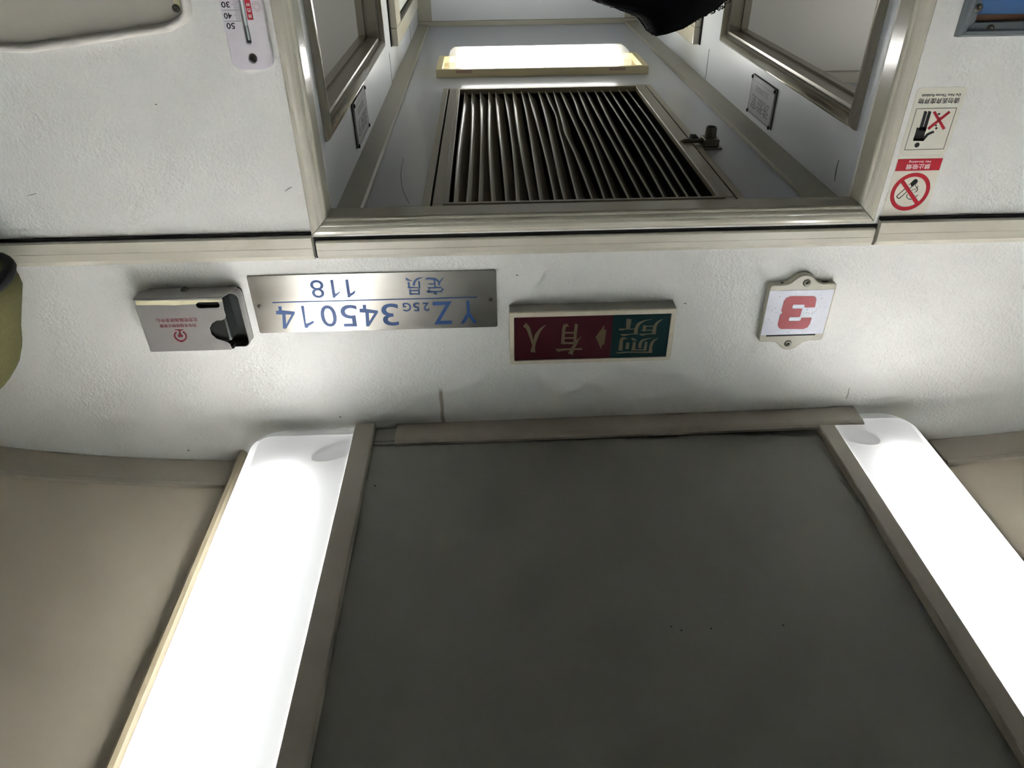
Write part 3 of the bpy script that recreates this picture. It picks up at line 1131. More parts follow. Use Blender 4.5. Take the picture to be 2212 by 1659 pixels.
# ================================================================== TOILET SIGN
YS = D - 0.030
c7 = crop(1050, 600, 4.916)
cA = crop(1330, 680, 16.59)
cB = crop(1120, 690, 11.06)
f0 = [ptY(1101, 676, YS), ptY(1463, 668, YS), ptY(1101, 787, YS), ptY(1447, 779, YS)]
su1 = (f0[0].x + f0[2].x) / 2
su0 = (f0[1].x + f0[3].x) / 2
sv0 = (f0[0].z + f0[1].z) / 2
sv1 = (f0[2].z + f0[3].z) / 2
sg_ = thing('toilet_sign', ((su0 + su1) / 2, D, sv0), 'cream framed toilet occupancy sign with red and green panels and gold characters', 'sign')
bm = new_bm()
box(bm, su0, su1, D - 0.026, D, sv0, sv1, 0.0015)
obj('housing', bm, M_cream_d, sg_)
i0 = [ptY(1111, 686, YS), ptY(1452, 678, YS), ptY(1111, 779, YS), ptY(1438, 772, YS)]
iu1, iu0 = (i0[0].x + i0[2].x) / 2, (i0[1].x + i0[3].x) / 2
iv0, iv1 = (i0[0].z + i0[1].z) / 2, (i0[2].z + i0[3].z) / 2
SIGNF = Plane((0, D, 0), (1, 0, 0), (0, 0, 1), (0, -1, 0))
obj('frame', flat(BULK, [rrect(su0, su1, sv0, sv1, 0.0015), rrect(iu0, iu1, iv0, iv1, 0.0012)[::-1]], 0.0255, 0.030, 0.0006), M_cream, sg_)
ud = (ptY(1319, 776, YS).x + ptY(1324, 682, YS).x) / 2
red_o = obj('red_panel', flat(BULK, [[(ud, iv0 - .0005), (iu1 + .0005, iv0 - .0005), (iu1 + .0005, iv1 + .0005), (ud, iv1 + .0005)]], 0.0255, 0.0275), M_red, sg_)
green_o = obj('green_panel', flat(BULK, [[(iu0 - .0005, iv0 - .0005), (ud - .0003, iv0 - .0005), (ud - .0003, iv1 + .0005), (iu0 - .0005, iv1 + .0005)]], 0.0255, 0.0275), M_green, sg_)
YT = D - 0.0277


def traced(strokes, cr, w0, w1, Y, plane=BULK, raw=()):
    polys = [to_plane(stroke(p), cr, ptY, Y, plane) for p in strokes] + [to_plane(p, cr, ptY, Y, plane) for p in raw]
    return flats(plane, polys, w0, w1)


obj('occupied_lettering', traced([
    [(345, 785, 118), (352, 700, 92), (375, 580, 72), (430, 400, 90), (500, 280, 66), (580, 190, 40), (662, 135, 6)],
    [(345, 610, 40), (320, 500, 60), (270, 330, 76), (215, 190, 96), (140, 130, 110)],
    [(895, 705, 20), (960, 730, 56), (1220, 712, 46), (1520, 708, 48)],
    [(960, 730, 70), (965, 785, 14)],
    [(1240, 830, 110), (1300, 690, 84), (1380, 560, 66), (1440, 470, 30), (1510, 405, 4)],
    [(1060, 590, 90), (1070, 400, 76), (1085, 230, 80), (1120, 130, 84)],
    [(1130, 110, 60), (1170, 150, 40), (1205, 170, 6)],
    [(1350, 560, 74), (1360, 330, 74), (1385, 110, 72)],
    [(1030, 565, 40), (1330, 565, 44)], [(1080, 445, 36), (1330, 445, 36)], [(1090, 322, 40), (1340, 320, 40)]],
    cB, 0.0274, 0.0278, YT), M_gold, red_o)
obj('toilet_lettering', traced([
    [(480, 150, 185), (455, 350, 160), (440, 510, 135)],
    [(100, 510, 10), (200, 530, 60), (400, 510, 30), (680, 512, 30)],
    [(1290, 165, 8), (1040, 215, 36), (830, 330, 100), (740, 500, 120), (715, 700, 150)],
    [(165, 700, 10), (280, 725, 70), (500, 700, 34), (700, 685, 30)],
    [(1690, 155, 8), (1530, 250, 60), (1420, 390, 110), (1390, 540, 120), (1360, 690, 140)],
    [(1050, 380, 120), (1030, 480, 110), (1010, 590, 90)],
    [(1080, 410, 34), (1350, 410, 34)], [(930, 560, 30), (1080, 555, 34), (1330, 552, 34)],
    [(840, 690, 20), (950, 715, 70), (1120, 690, 36), (1400, 680, 30)],
    [(430, 880, 6), (330, 845, 60), (220, 880, 110), (190, 1060, 130), (170, 1280, 150)],
    [(435, 1000, 110), (420, 1120, 110), (400, 1225, 130)],
    [(560, 845, 40), (640, 880, 90), (770, 940, 8)],
    [(670, 980, 110), (655, 1120, 110), (630, 1270, 140)],
    [(1370, 825, 8), (1150, 860, 36), (950, 930, 80), (880, 1050, 110), (860, 1190, 120)],
    [(1095, 970, 95), (1070, 1120, 100), (1050, 1270, 110)],
    [(560, 1265, 30), (800, 1255, 40), (1100, 1265, 40)],
    [(1545, 830, 8), (1380, 920, 70), (1280, 1060, 110), (1250, 1220, 110), (1240, 1360, 150)],
    [(20, 1350, 20), (120, 1365, 50), (500, 1340, 36), (1290, 1345, 40)]],
    cA, 0.0274, 0.0278, YT), M_gold, green_o)
obj('arrow', traced([], cB, 0.0274, 0.0278, YT, raw=[[(1845, 425), (2055, 135), (2045, 250), (2100, 258), (2050, 600), (1995, 605), (1975, 715)]]), mat('arrow_gold', (88, 76, 44), 0.5), red_o)

# ================================================================== NUMBER 3 CARD HOLDER
YN = D - 0.013
c8 = crop(1580, 560, 7.9)
hd = thing('card_holder', (-0.5, D, H + 0.54), 'aged plastic holder with a white card printed with a red number 3', 'card holder')
nu = [ptY(1666, 617, YN), ptY(1812, 611, YN), ptY(1636, 740, YN), ptY(1775, 735, YN)]
hu1, hu0 = (nu[0].x + nu[2].x) / 2, (nu[1].x + nu[3].x) / 2
hv0, hv1 = (nu[0].z + nu[1].z) / 2, (nu[2].z + nu[3].z) / 2
hc = (hu0 + hu1) / 2
e0, e1 = ptY(1743, 594, YN).z, ptY(1702, 756, YN).z


def ear_outline(u0, u1, v0, v1, ea, eb, uc, we=0.026):
    pts = []
    r = 0.005
    pts += [(u1, v0 + r), (u1, v1 - r), (u1 - r * .3, v1 - r * .3), (u1 - r, v1)]
    top = [(uc + we * 1.25, v1, 0), (uc + we * 0.85, v1 + (eb - v1) * 0.22, 0), (uc + we * 0.45, v1 + (eb - v1) * 0.8, 0), (uc, eb, 0), (uc - we * 0.45, v1 + (eb - v1) * 0.8, 0), (uc - we * 0.85, v1 + (eb - v1) * 0.22, 0), (uc - we * 1.25, v1, 0)]
    pts += [(a, b) for a, b, _ in spline(top, 4)]
    pts += [(u0 + r, v1), (u0 + r * .3, v1 - r * .3), (u0, v1 - r), (u0, v0 + r), (u0 + r * .3, v0 + r * .3), (u0 + r, v0)]
    bot = [(uc - we * 1.25, v0, 0), (uc - we * 0.85, v0 + (ea - v0) * 0.22, 0), (uc - we * 0.45, v0 + (ea - v0) * 0.8, 0), (uc, ea, 0), (uc + we * 0.45, v0 + (ea - v0) * 0.8, 0), (uc + we * 0.85, v0 + (ea - v0) * 0.22, 0), (uc + we * 1.25, v0, 0)]
    pts += [(a, b) for a, b, _ in spline(bot, 4)]
    pts += [(u1 - r, v0), (u1 - r * .3, v0 + r * .3)]
    return pts


ol = ear_outline(hu0, hu1, hv0, hv1, e0, e1, hc)
holder_o = obj('holder', flat(BULK, [ol[::-1]], 0.0, 0.0125, 0.002), M_holder, hd)
k0 = [ptY(1665, 628, YN), ptY(1803, 626, YN), ptY(1642, 723, YN), ptY(1776, 722, YN)]
ku1, ku0 = (k0[0].x + k0[2].x) / 2, (k0[1].x + k0[3].x) / 2
kv0, kv1 = (k0[0].z + k0[1].z) / 2, (k0[2].z + k0[3].z) / 2
card_o = obj('card', flat(BULK, [rrect(ku0, ku1, kv0, kv1, 0.0006)], 0.0124, 0.0129), M_card, hd)
bm = new_bm()
box(bm, ku0 + 0.012, ku1 - 0.010, D - 0.0127, D - 0.012, kv1 + 0.0002, kv1 + 0.003)
obj('card_slot', bm, M_dark, hd)
three = [(1425, 820), (1450, 690), (1440, 645), (1400, 628), (1010, 630), (935, 660), (895, 715), (850, 880), (868, 912), (830, 950), (790, 1110), (800, 1160), (840, 1190), (1230, 1190), (1300, 1160), (1340, 1100), (1368, 995), (1195, 998), (1180, 1040), (1150, 1052), (985, 1052), (980, 1020), (1000, 990), (1170, 985), (1210, 842), (1045, 842), (1038, 815), (1060, 775), (1250, 775), (1247, 825)]
obj('numeral', flats(BULK, [to_plane(three, c8, ptY, YN, BULK)], 0.0128, 0.0131), M_cardred, card_o)
for q in ((1743, 611), (1702, 742)):
    p = ptY(*q, YN)
    obj('screw', screw_mesh(BULK, p.x, p.z, 0.0122, 0.0062, 0.002), M_screw, hd)
# pen marks and dirt specks on the card
mk = []
rnd = random.Random(5)
for k in range(46):
    u = rnd.uniform(ku0 + .006, ku1 - .006)
    v = rnd.choice((rnd.uniform(kv0 + .03, kv1 - .03), rnd.uniform(kv0 + .004, kv1 - .004)))
    a = rnd.uniform(0, 3.1)
    l = rnd.uniform(.0008, .0032)
    mk.append(stroke([(u, v, .0004), (u + l * math.cos(a), v + l * math.sin(a), .0003), (u + l * math.cos(a) + l * .5 * math.sin(a), v + l * math.sin(a), .0001)], 2))
obj('smudges', flats(BULK, mk, 0.0129, 0.0132), mat('smudge', (110, 112, 122), 0.7), card_o)
for x in (hu0 + 0.018, hu1 - 0.024):
    bm = new_bm()
    box(bm, x - 0.005, x + 0.005, D - 0.0075, D - 0.0045, hv0 - 0.0004, hv0 + 0.001)
    obj('slot', bm, M_black, holder_o)

# ================================================================== WARNING STICKERS
c11 = crop(1880, 170, 5.352)
cN = crop(1900, 340, 12.76)


def sticker_poly(pts, w0, w1, cr=c11):
    return flats(BULK, [to_plane(p, cr, ptY, D, BULK) for p in pts], w0, w1)


def bb(pts):
    us = [BULK.uv(ptY(*p, D)) for p in pts]
    return min(u for u, v in us), max(u for u, v in us), min(v for u, v in us), max(v for u, v in us)


ta = [ptY(1982, 190, D), ptY(2090, 190, D), ptY(1941, 335, D), ptY(2042, 335, D)]
tu1, tu0 = (ta[0].x + ta[2].x) / 2, (ta[1].x + ta[3].x) / 2
tv0, tv1 = ta[0].z - 0.0005, ta[2].z
st = thing('litter_sticker', ((tu0 + tu1) / 2, D, tv0), 'cream Do Not Throw Rubbish sticker with a figure and a red cross', 'sticker')
obj('film', flat(BULK, [rrect(tu0, tu1, tv0, tv1, 0.006)], 0.0, 0.0005), M_sticker, st)


def stick_text(s, mid, cr, w, bold):
    """mid: left x, right x (mid row), top y, bottom y of the word, in crop pixels"""
    q0, q1 = cr(mid[0], mid[2]), cr(mid[1], mid[3])
    b = bulk_box(q0[0], q0[1], q1[0], q1[1])
    return text_mesh(s, BULK, *b, w, 0.0002, bold)


obj('lettering', join_meshes([stick_text('Do Not Throw Rubbish', (596, 1040, 174, 205), c11, 0.0005, 0.02), stick_text('请勿丢弃废弃物', (556, 1030, 222, 288), c11, 0.0005, 0.012)]), M_sblack, st)
fr = [ptY(*c11(x, y), D) for x, y in ((535, 337), (1002, 339), (390, 821), (842, 817))]
a1, a0 = (fr[0].x + fr[2].x) / 2, (fr[1].x + fr[3].x) / 2
b0, b1 = (fr[0].z + fr[1].z) / 2, (fr[2].z + fr[3].z) / 2
border_o = obj('border', flat(BULK, [[(a0, b0), (a1, b0), (a1, b1), (a0, b1)], [(a0 + .0007, b0 + .0007), (a0 + .0007, b1 - .0007), (a1 - .0007, b1 - .0007), (a1 - .0007, b0 + .0007)]], 0.0005, 0.0007), M_sblack, st)
hd_c = BULK.uv(ptY(*c11(538, 765), D))
fig = [to_plane(stroke(p, 4), c11, ptY, D, BULK) for p in ([(640, 375, 34), (610, 480, 36), (575, 600, 40)], [(687, 375, 34), (655, 480, 36), (620, 600, 40)], [(550, 565, 30), (530, 640, 30), (505, 710, 30)],
                                                           [(733, 610, 26), (665, 640, 28), (640, 665, 30), (600, 710, 30)])]
fig += [to_plane(p, c11, ptY, D, BULK) for p in ([(570, 555), (650, 555), (605, 715), (530, 718), (495, 718)], [(500, 690), (620, 690), (612, 720), (492, 718)], [(783, 398), (808, 396), (800, 418), (776, 420)], [(792, 445), (812, 443), (806, 462), (787, 464)], [(750, 532), (770, 530), (764, 548), (744, 550)], [(762, 556), (778, 568), (758, 588), (744, 574)])]
fig.append(circ(hd_c[0], hd_c[1], 0.0036, 20))
obj('figure', flats(BULK, fig, 0.0005, 0.0007), M_sblack, border_o)
obj('red_cross', sticker_poly([stroke([(915, 380, 28), (665, 580, 28)]), stroke([(735, 380, 34), (850, 580, 34)])], 0.0006, 0.0009), M_sred, border_o)

na = [ptY(1934, 344, D), ptY(2040, 344, D), ptY(1905, 456, D), ptY(2002, 464, D)]
nu1, nu0 = tu1 - 0.0005, tu0 + 0.0015
nv0, nv1 = tv1 + 0.0008, ptY(1960, 468, D).z
ns = thing('smoking_sticker', ((nu0 + nu1) / 2, D, nv0), 'cream No Smoking sticker with a red ring and a crossed-out cigarette', 'sticker')
obj('film', flat(BULK, [rrect(nu0, nu1, nv0, nv1, 0.002)], 0.0, 0.0005), M_sticker, ns)
fr = [ptY(*cN(x, y), D) for x, y in ((518, 35), (1738, 30), (418, 368), (1635, 357))]
a1, a0 = (fr[0].x + fr[2].x) / 2, (fr[1].x + fr[3].x) / 2
b0, b1 = (fr[0].z + fr[1].z) / 2, (fr[2].z + fr[3].z) / 2
bar_o = obj('red_bar', flat(BULK, [[(a0, b0), (a1, b0), (a1, b1), (a0, b1)]], 0.0005, 0.0007), M_sred, ns)
obj('lettering', join_meshes([stick_text('No Smoking', (805, 1405, 72, 148), cN, 0.0007, 0.012), stick_text('禁止吸烟', (735, 1385, 180, 322), cN, 0.0007, 0.01)]), M_white, bar_o)
ctr = ptY(*cN(835, 940), D)
re_ = [ptY(*cN(x, y), D) for x, y in ((835, 425), (835, 1465))]
rr = 0.0268
rc = (ctr.x, ctr.z)
top_, bot_ = ptY(*cN(1015, 418), D), ptY(*cN(660, 1462), D)
rr = abs(bot_.z - top_.z) / 2
rc = ((top_.x + bot_.x) / 2, (top_.z + bot_.z) / 2)
ring_o = obj('red_ring', flat(BULK, [circ(rc[0], rc[1], rr, 48), circ(rc[0], rc[1], rr * 0.80, 48)[::-1]], 0.0006, 0.0009), M_sred, ns)
cg = [to_plane(stroke(p, 5), cN, ptY, D, BULK) for p in ([(690, 865, 16), (500, 1035, 18), (470, 1080, 26), (520, 1125, 26), (600, 1075, 18), (740, 945, 16)], [(795, 760, 14), (850, 720, 14)], [(830, 845, 14), (900, 790, 14)],
                                                         [(765, 1005, 16), (740, 1080, 18), (780, 1135, 20), (850, 1150, 20), (890, 1130, 12)], [(1070, 1030, 4), (1020, 1060, 16), (990, 1085, 16)],
                                                         [(940, 970, 4), (1010, 930, 16), (1045, 870, 18), (1010, 820, 16), (980, 775, 12), (1000, 735, 3)], [(1020, 830, 12), (1055, 800, 12), (1040, 765, 3)], [(880, 905, 8), (960, 875, 10), (1020, 850, 6)])]
cg += [to_plane(p, cN, ptY, D, BULK) for p in ([(845, 715), (935, 620), (985, 590), (1030, 605), (1050, 650), (1020, 705), (900, 800), (860, 780)],)]
obj('cigarette', flats(BULK, cg, 0.0005, 0.0008), M_sblack, ring_o)
obj('red_slash', sticker_poly([stroke([(610, 640, 118), (1020, 1250, 118)])], 0.0008, 0.0010, cN), M_sred, ring_o)

# ================================================================== THERMOMETER
c4 = crop(440, 0, 10.37)
YTh = D - 0.010
tA = [ptY(470, 0, YTh), ptY(563, 0, YTh), ptY(503, 140, YTh), ptY(592, 134, YTh)]
th1, th0 = (tA[0].x + tA[2].x) / 2, (tA[1].x + tA[3].x) / 2
ttop = ptY(548, 152, YTh).z
tbot = ttop - 0.245
tcx = (th0 + th1) / 2
tm = thing('thermometer', (tcx, D, tbot), 'white wall thermometer with black degree numbers beside the door jamb', 'thermometer')
rT = 0.011
bodyl = [(th0, tbot + 0.02), (tcx, tbot), (th1, tbot + 0.02)] + [(tcx + (th1 - th0) / 2 * (1 if math.cos(a) > 0 else -1) * abs(math.cos(a)) ** 0.55, ttop - 0.016 + 0.016 * math.sin(a) ** 0.8) for a in [math.pi * k / 24 for k in range(25)]]
su = ptY(*c4(1005, 985), YTh)
slotx = tcx - 0.0005
slot = rrect(slotx - 0.0032, slotx + 0.0032, tbot + 0.03, su.z, 0.003)
hp = ptY(*c4(1090, 1305), YTh)
hole = circ(slotx - 0.0005, hp.z, 0.0058, 20)
obj('body', flat(BULK, [bodyl, slot[::-1], hole[::-1]], 0.001, 0.010, 0.0012), M_thermo, tm)
bm = new_bm()
box(bm, th0 + 0.004, th1 - 0.004, D - 0.002, D, tbot + 0.024, ttop - 0.012)
obj('back_plate', bm, mat('thermo_back', (120, 122, 120), 0.5), tm)
bm = new_bm()
tube(bm, [(slotx, D - 0.0055, tbot + 0.035), (slotx, D - 0.0055, ptY(*c4(950, 580), YTh).z)], 0.0020, 10)
tube(bm, [(slotx, D - 0.0055, ptY(*c4(950, 580), YTh).z), (slotx, D - 0.0055, su.z - 0.004)], 0.0016, 10)
obj('glass_tube', bm, M_glass, tm)
obj('screw', screw_mesh(BULK, slotx - 0.0012, hp.z + 0.0005, 0.002, 0.0050, 0.002), M_screw, tm)
z50, z40, z30 = (ptY(*c4(640, 475), YTh).z, ptY(*c4(730, 340), YTh).z, ptY(*c4(660, 92), YTh).z)
zb50 = ptY(*c4(640, 475), YTh).z
zl50 = ptY(*c4(640, 474), YTh).z
zl40 = ptY(*c4(580, 226), YTh).z
stp = (zl50 - zl40)
ticks = []
for k in range(0, 30):
    z = zl50 - stp * k / 10
    if z < tbot + 0.03:
        break
    l = 0.0085 if k % 10 in (5,) else 0.0058
    if k % 10 == 0:
        l = 0.0215
    xs0 = slotx + 0.0042
    ticks.append([(xs0, z - .00012), (xs0 + l, z - .00012), (xs0 + l, z + .00012), (xs0, z + .00012)] if k % 10 else [(xs0, z - .0002), (xs0 + l, z - .0002), (xs0 + l, z + .0002), (xs0, z + .0002)])
obj('scale_marks', flats(BULK, ticks, 0.0099, 0.0101), M_ink, tm)
nums = []
for s, q in (('50', (512, 700, 512, 650)), ('40', (453, 632, 288, 422)), ('30', (392, 582, 35, 172))):
    q0, q1 = c4(q[0], q[2]), c4(q[1], q[3])
    b = bulk_box(q0[0], q0[1], q1[0], q1[1], YTh)
    nums.append(text_mesh(s, BULK, *b, 0.0099, 0.0002, 0.02))
obj('degree_numbers', join_meshes(nums), M_ink, tm)
za_, zb2 = ptY(*c4(1010, 445), YTh).z, tbot + 0.05
xr1, xr0 = slotx - 0.0045, slotx - 0.0118
rs_o = obj('red_strip', flat(BULK, [[(xr0, zb2), (xr1, zb2), (xr1, za_), (xr0, za_)]], 0.0099, 0.0101), M_sred, tm)
b = [bulk_box(*c4(925, 180), *c4(1025, 275), YTh), bulk_box(*c4(955, 320), *c4(1035, 405), YTh), bulk_box(*c4(905, 70), *c4(995, 140), YTh)]
xm0, xm1 = xr0 + 0.0012, xr1 - 0.0012
obj('red_strip_lettering', join_meshes([text_mesh(ch, BULK, xm0, xm1, bx[2], bx[3], 0.0101, 0.0002, 0.01) for ch, bx in zip('热炎较', b)]), M_white, rs_o)
sc_ = ptY(*c4(1160, 150), YTh)
sx, sz = (th0 + xr0) / 2 + 0.0005, sc_.z
sun = [stroke([(sx + 0.0048 * math.cos(a), sz + 0.0048 * math.sin(a), 0.0003), (sx + 0.006 * math.cos(a), sz + 0.006 * math.sin(a), 0.0003)]) for a in [k * math.pi / 10 for k in range(20)]]
me_ = join_meshes([flat(BULK, [circ(sx, sz, 0.0036, 28), circ(sx, sz, 0.0033, 28)[::-1]], 0.0099, 0.0101), flats(BULK, sun, 0.0099, 0.0101)])
obj('sun_mark', me_, mat('sun_red', (150, 60, 66), 0.5), tm)

# ================================================================== VIDEO RECORDER BOX
YR = D - 0.040
cR = crop(270, 570, 7.9)
rb = thing('recorder_box', (0.49, D, H + 0.52), 'silver sheet-metal recorder cover with crimson lettering on the wall beside the steel number plate', 'recorder box')
front = [(168, 585), (1660, 605), (1690, 800), (1720, 890), (1700, 940), (1650, 965), (1560, 970), (1480, 1020), (1440, 1100), (1480, 1210), (1560, 1280), (1640, 1305), (1720, 1320), (1790, 1370), (1830, 1475), (400, 1495), (380, 1470)]
fu = to_plane(front, cR, ptY, YR, BULK)
# straighten the two fold edges
zfold = (fu[0][1] + fu[1][1]) / 2
ztop = (fu[14][1] + fu[15][1]) / 2
xleft = (fu[0][0] + fu[16][0]) / 2
fu[0] = (xleft, zfold)
fu[1] = (fu[1][0], zfold)
fu[14] = (fu[14][0], ztop)
fu[15] = (xleft - 0.002, ztop)
fu[16] = (xleft, ztop - 0.002)
hs = [to_plane([(1215, 720)], cR, ptY, YR, BULK)[0], to_plane([(1610, 690)], cR, ptY, YR, BULK)[0]]
zs0, zs1 = to_plane([(1410, 648)], cR, ptY, YR, BULK)[0][1], to_plane([(1410, 755)], cR, ptY, YR, BULK)[0][1]
hole = rrect(hs[1][0], hs[0][0], zs0, zs1, (zs1 - zs0) * 0.48)
cf_o = obj('cover_front', flat(BULK, [fu, hole[::-1]], 0.0385, 0.0400, 0.0004), M_metalgrey, rb)
# bottom shelf of the cover, rounded towards the wall, and curved left side
xrt = fu[1][0]
plan = [(xleft, YR + 0.0015), (xrt, YR + 0.0015), (xrt - 0.006, YR + 0.014), (xrt - 0.012, D - 0.020), (xrt - 0.012, D - 0.004), (xleft - 0.022, D - 0.004)]
for k in range(1, 8):
    a = math.radians(90 - 90 * k / 8)
    plan.append((xleft - 0.022 + 0.022 * math.cos(a), D - 0.026 + 0.022 * math.sin(a)))
bm = new_bm()
prism(bm, [[(x, y, zfold - 0.0006) for x, y in plan], [(x, y, zfold + 0.0009) for x, y in plan]])
cb_o = obj('cover_bottom', bm, M_metalgrey, rb)
side = [(xleft, YR + 0.0008)] + [(xleft - 0.022 + 0.022 * math.cos(math.radians(a)), D - 0.026 + 0.022 * math.sin(math.radians(a))) for a in range(0, 91, 10)] + [(xleft - 0.03, D - 0.004)]
bm = new_bm()
n = len(side)
inn = [(x - 0.0012, y - 0.0002) for x, y in side]
prism(bm, [[(x, y, z) for x, y in side + inn[::-1]] for z in (zfold, ztop)])
obj('cover_side', bm, M_metalgrey, rb)
# back tray: rounded shell standing off the wall at the open side
tz0, tz1 = zfold + 0.0015, ztop + 0.006
tx0, tx1 = xrt - 0.0185, xleft - 0.004
obj('back_plate', flat(BULK, [rrect(tx0, tx1, tz0, tz1, 0.008)], 0.0, 0.002), M_boxin, rb)
lip = rrect(tx0, tx0 + 0.05, tz0, tz1, 0.010, 6)
inner = rrect(tx0 + 0.0015, tx0 + 0.0485, tz0 + 0.0015, tz1 - 0.0015, 0.009, 6)
obj('tray_rim', flat(BULK, [lip, inner[::-1]], 0.0, 0.022, 0.0003), M_metalgrey, rb)
bm = new_bm()
box(bm, tx0 + 0.022, tx1 - 0.012, D - 0.034, D - 0.002, tz0 + 0.004, ztop - 0.012, 0.004)
obj('recorder_body', bm, M_boxin, rb)
tp = [(178, 632), (700, 622), (1660, 612), (1655, 640), (1620, 648), (1250, 655), (1205, 688), (1080, 690), (860, 706), (560, 700), (195, 704)]
obj('tape_residue', flats(BULK, [to_plane(tp, cR, ptY, YR, BULK)], 0.0400, 0.0403), M_tape, cf_o)
cE = crop(320, 640, 13.83)


def rec_text(s, a):
    q0, q1 = cE(a[0], a[1]), cE(a[2], a[3])
    return text_mesh(s, BULK, *bulk_box(q0[0], q0[1], q1[0], q1[1], YR), 0.0400, 0.0002, 0.014)


obj('lettering', join_meshes([rec_text('北京铁路局研发中心', (235, 650, 1480, 770)), rec_text('列车车厢视频记录器', (345, 825, 1440, 928))]), M_crimson, cf_o)
em = [to_plane([(785, 985), (1060, 985), (1055, 1003), (975, 1025), (965, 1060), (975, 1130), (1040, 1170), (1040, 1200), (1010, 1215), (910, 1210), (885, 1165), (925, 1140), (925, 1060), (910, 1025), (785, 1000)], cE, ptY, YR, BULK),
      to_plane(stroke([(845, 1060, 48), (800, 1125, 48), (795, 1190, 48), (835, 1260, 48), (905, 1315, 48), (985, 1335, 50), (1060, 1320, 48), (1115, 1275, 48), (1138, 1205, 48), (1120, 1140, 48), (1082, 1090, 48), (1030, 1055, 48)]), cE, ptY, YR, BULK),
      to_plane([(930, 1340), (1055, 1345), (1040, 1368), (965, 1368)], cE, ptY, YR, BULK)]
obj('emblem', flats(BULK, em, 0.0400, 0.0402), M_crimson, cf_o)
UNDER = Plane((0, 0, zfold), (1, 0, 0), (0, 1, 0), (0, 0, -1))
obj('screw', screw_mesh(UNDER, (xleft + xrt) / 2 - 0.001, D - 0.010, 0.0, 0.006, 0.003), M_screw, cb_o)
bm = new_bm()
box(bm, fu[14][0] - 0.003, fu[14][0] + 0.002, YR + 0.002, YR + 0.012, ztop - 0.006, ztop - 0.001)
obj('hinge_pin', bm, M_black, rb)

# ================================================================== BEIGE HATCH COVER
hc_ = thing('hatch_cover', (0.6, D, H - 0.1), 'beige moulded plastic hatch cover with a rolled rim beside the thermometer', 'hatch cover')
pk = [ptY(0, 113, D), ptY(68, 117, D), ptY(372, 76, D), ptY(405, 58, D), ptY(418, 30, D), ptY(418, 0, D)]
oc = [(0.79, pk[1].z - 0.045), (0.765, pk[1].z - 0.022), (0.735, pk[1].z - 0.012)] + [(pk[1].x, pk[1].z)]
rpath = [(0.83, H - 0.35), (0.83, pk[1].z - 0.06), (0.815, pk[1].z - 0.025), (0.78, pk[1].z - 0.012), (pk[1].x + 0.004, pk[1].z - 0.002), (pk[1].x - 0.004, pk[1].z - 0.002), (pk[2].x, pk[2].z - 0.004), (pk[3].x, pk[3].z - 0.004), (pk[4].x + 0.001, pk[4].z), (pk[5].x + 0.001, pk[5].z - 0.02), (pk[5].x + 0.001, H - 0.35), (0.45, H - 0.38), (0.80, H - 0.38)]
bm = new_bm()
rp = []
for k, q in enumerate(rpath):
    rp.append(q)
cl = rp + [rp[0]]
dense = []
for a, b in zip(cl, cl[1:]):
    dense.append(a)
    l = math.hypot(b[0] - a[0], b[1] - a[1])
    for t in range(1, max(1, int(l / 0.03))):
        dense.append((a[0] + (b[0] - a[0]) * t / max(1, int(l / 0.03)), a[1] + (b[1] - a[1]) * t / max(1, int(l / 0.03))))
n = len(dense)
ringsv = []
for k in range(n):
    a, b = dense[(k - 1) % n], dense[(k + 1) % n]
    dx, dz = b[0] - a[0], b[1] - a[1]
    l = math.hypot(dx, dz)
    nx, nz = dz / l, -dx / l
    if (dense[k][0] + nx * 0.01 - 0.6) ** 2 + (dense[k][1] + nz * 0.01 - H + 0.1) ** 2 > (dense[k][0] - 0.6) ** 2 + (dense[k][1] - H + 0.1) ** 2:
        nx, nz = -nx, -nz            # point inwards
    ringsv.append([bm.verts.new((dense[k][0] + nx * s, D - p, dense[k][1] + nz * s)) for s, p in ((0, 0), (0.0005, 0.006), (0.003, 0.011), (0.006, 0.0125), (0.0095, 0.011), (0.0115, 0.005), (0.012, 0.0))])
for k in range(n):
    a, b = ringsv[k], ringsv[(k + 1) % n]
    for j in range(6):
        f = bm.faces.new((a[j], a[j + 1], b[j + 1], b[j]))
        f.smooth = True
obj('rim', bm, M_hrim, hc_)
inn = [(q[0] + (0.6 - q[0]) * 0.02, q[1] - 0.006 if q[1] > H else q[1] + 0.006) for q in rpath]
hp_o = obj('panel', flat(BULK, [inn], 0.0, 0.003), M_hatch, hc_)
p = ptY(382, 17, D)
obj('screw', screw_mesh(BULK, p.x, p.z, 0.003, 0.0048, 0.0018), M_screw, hp_o)
obj('label_patch', flat(BULK, [rrect(p.x - 0.014, p.x + 0.001, p.z - 0.03, p.z - 0.0015, 0.001)], 0.003, 0.0033), M_tape, hp_o)

# ================================================================== GREY POSTER FRAME
gf = thing('poster_frame', (-0.9, D, H - 0.3), 'grey metal poster frame with a blue sheet beside the sticker wall', 'poster frame')
gx1, gtop = ptY(2066, 60, D).x + 0.0005, ptY(2140, 77, D).z
gx0, gbot = gx1 - 0.52, gtop - 0.36
ix1, itop = ptY(2128, 30, D).x, ptY(2170, 44, D).z
bw, bt = gx1 - ix1 + 0.001, gtop - itop
FP = [(0, 0), (0, 0.009), (0.002, 0.012), (0.006, 0.012), (0.008, 0.0105)]


def frame_bar(ends):
    bm = new_bm()
    pr = [(0.0, 0.0), (0.0005, 0.009), (0.003, 0.0125), (0.0075, 0.013), (0.010, 0.0105), (bt - 0.001, 0.0095), (bt, 0.008), (bt, 0.0)]
    prism(bm, [[(x + dx * d, D - p, z + dz * d) for d, p in pr] for x, z, dx, dz in ends])
    return bm


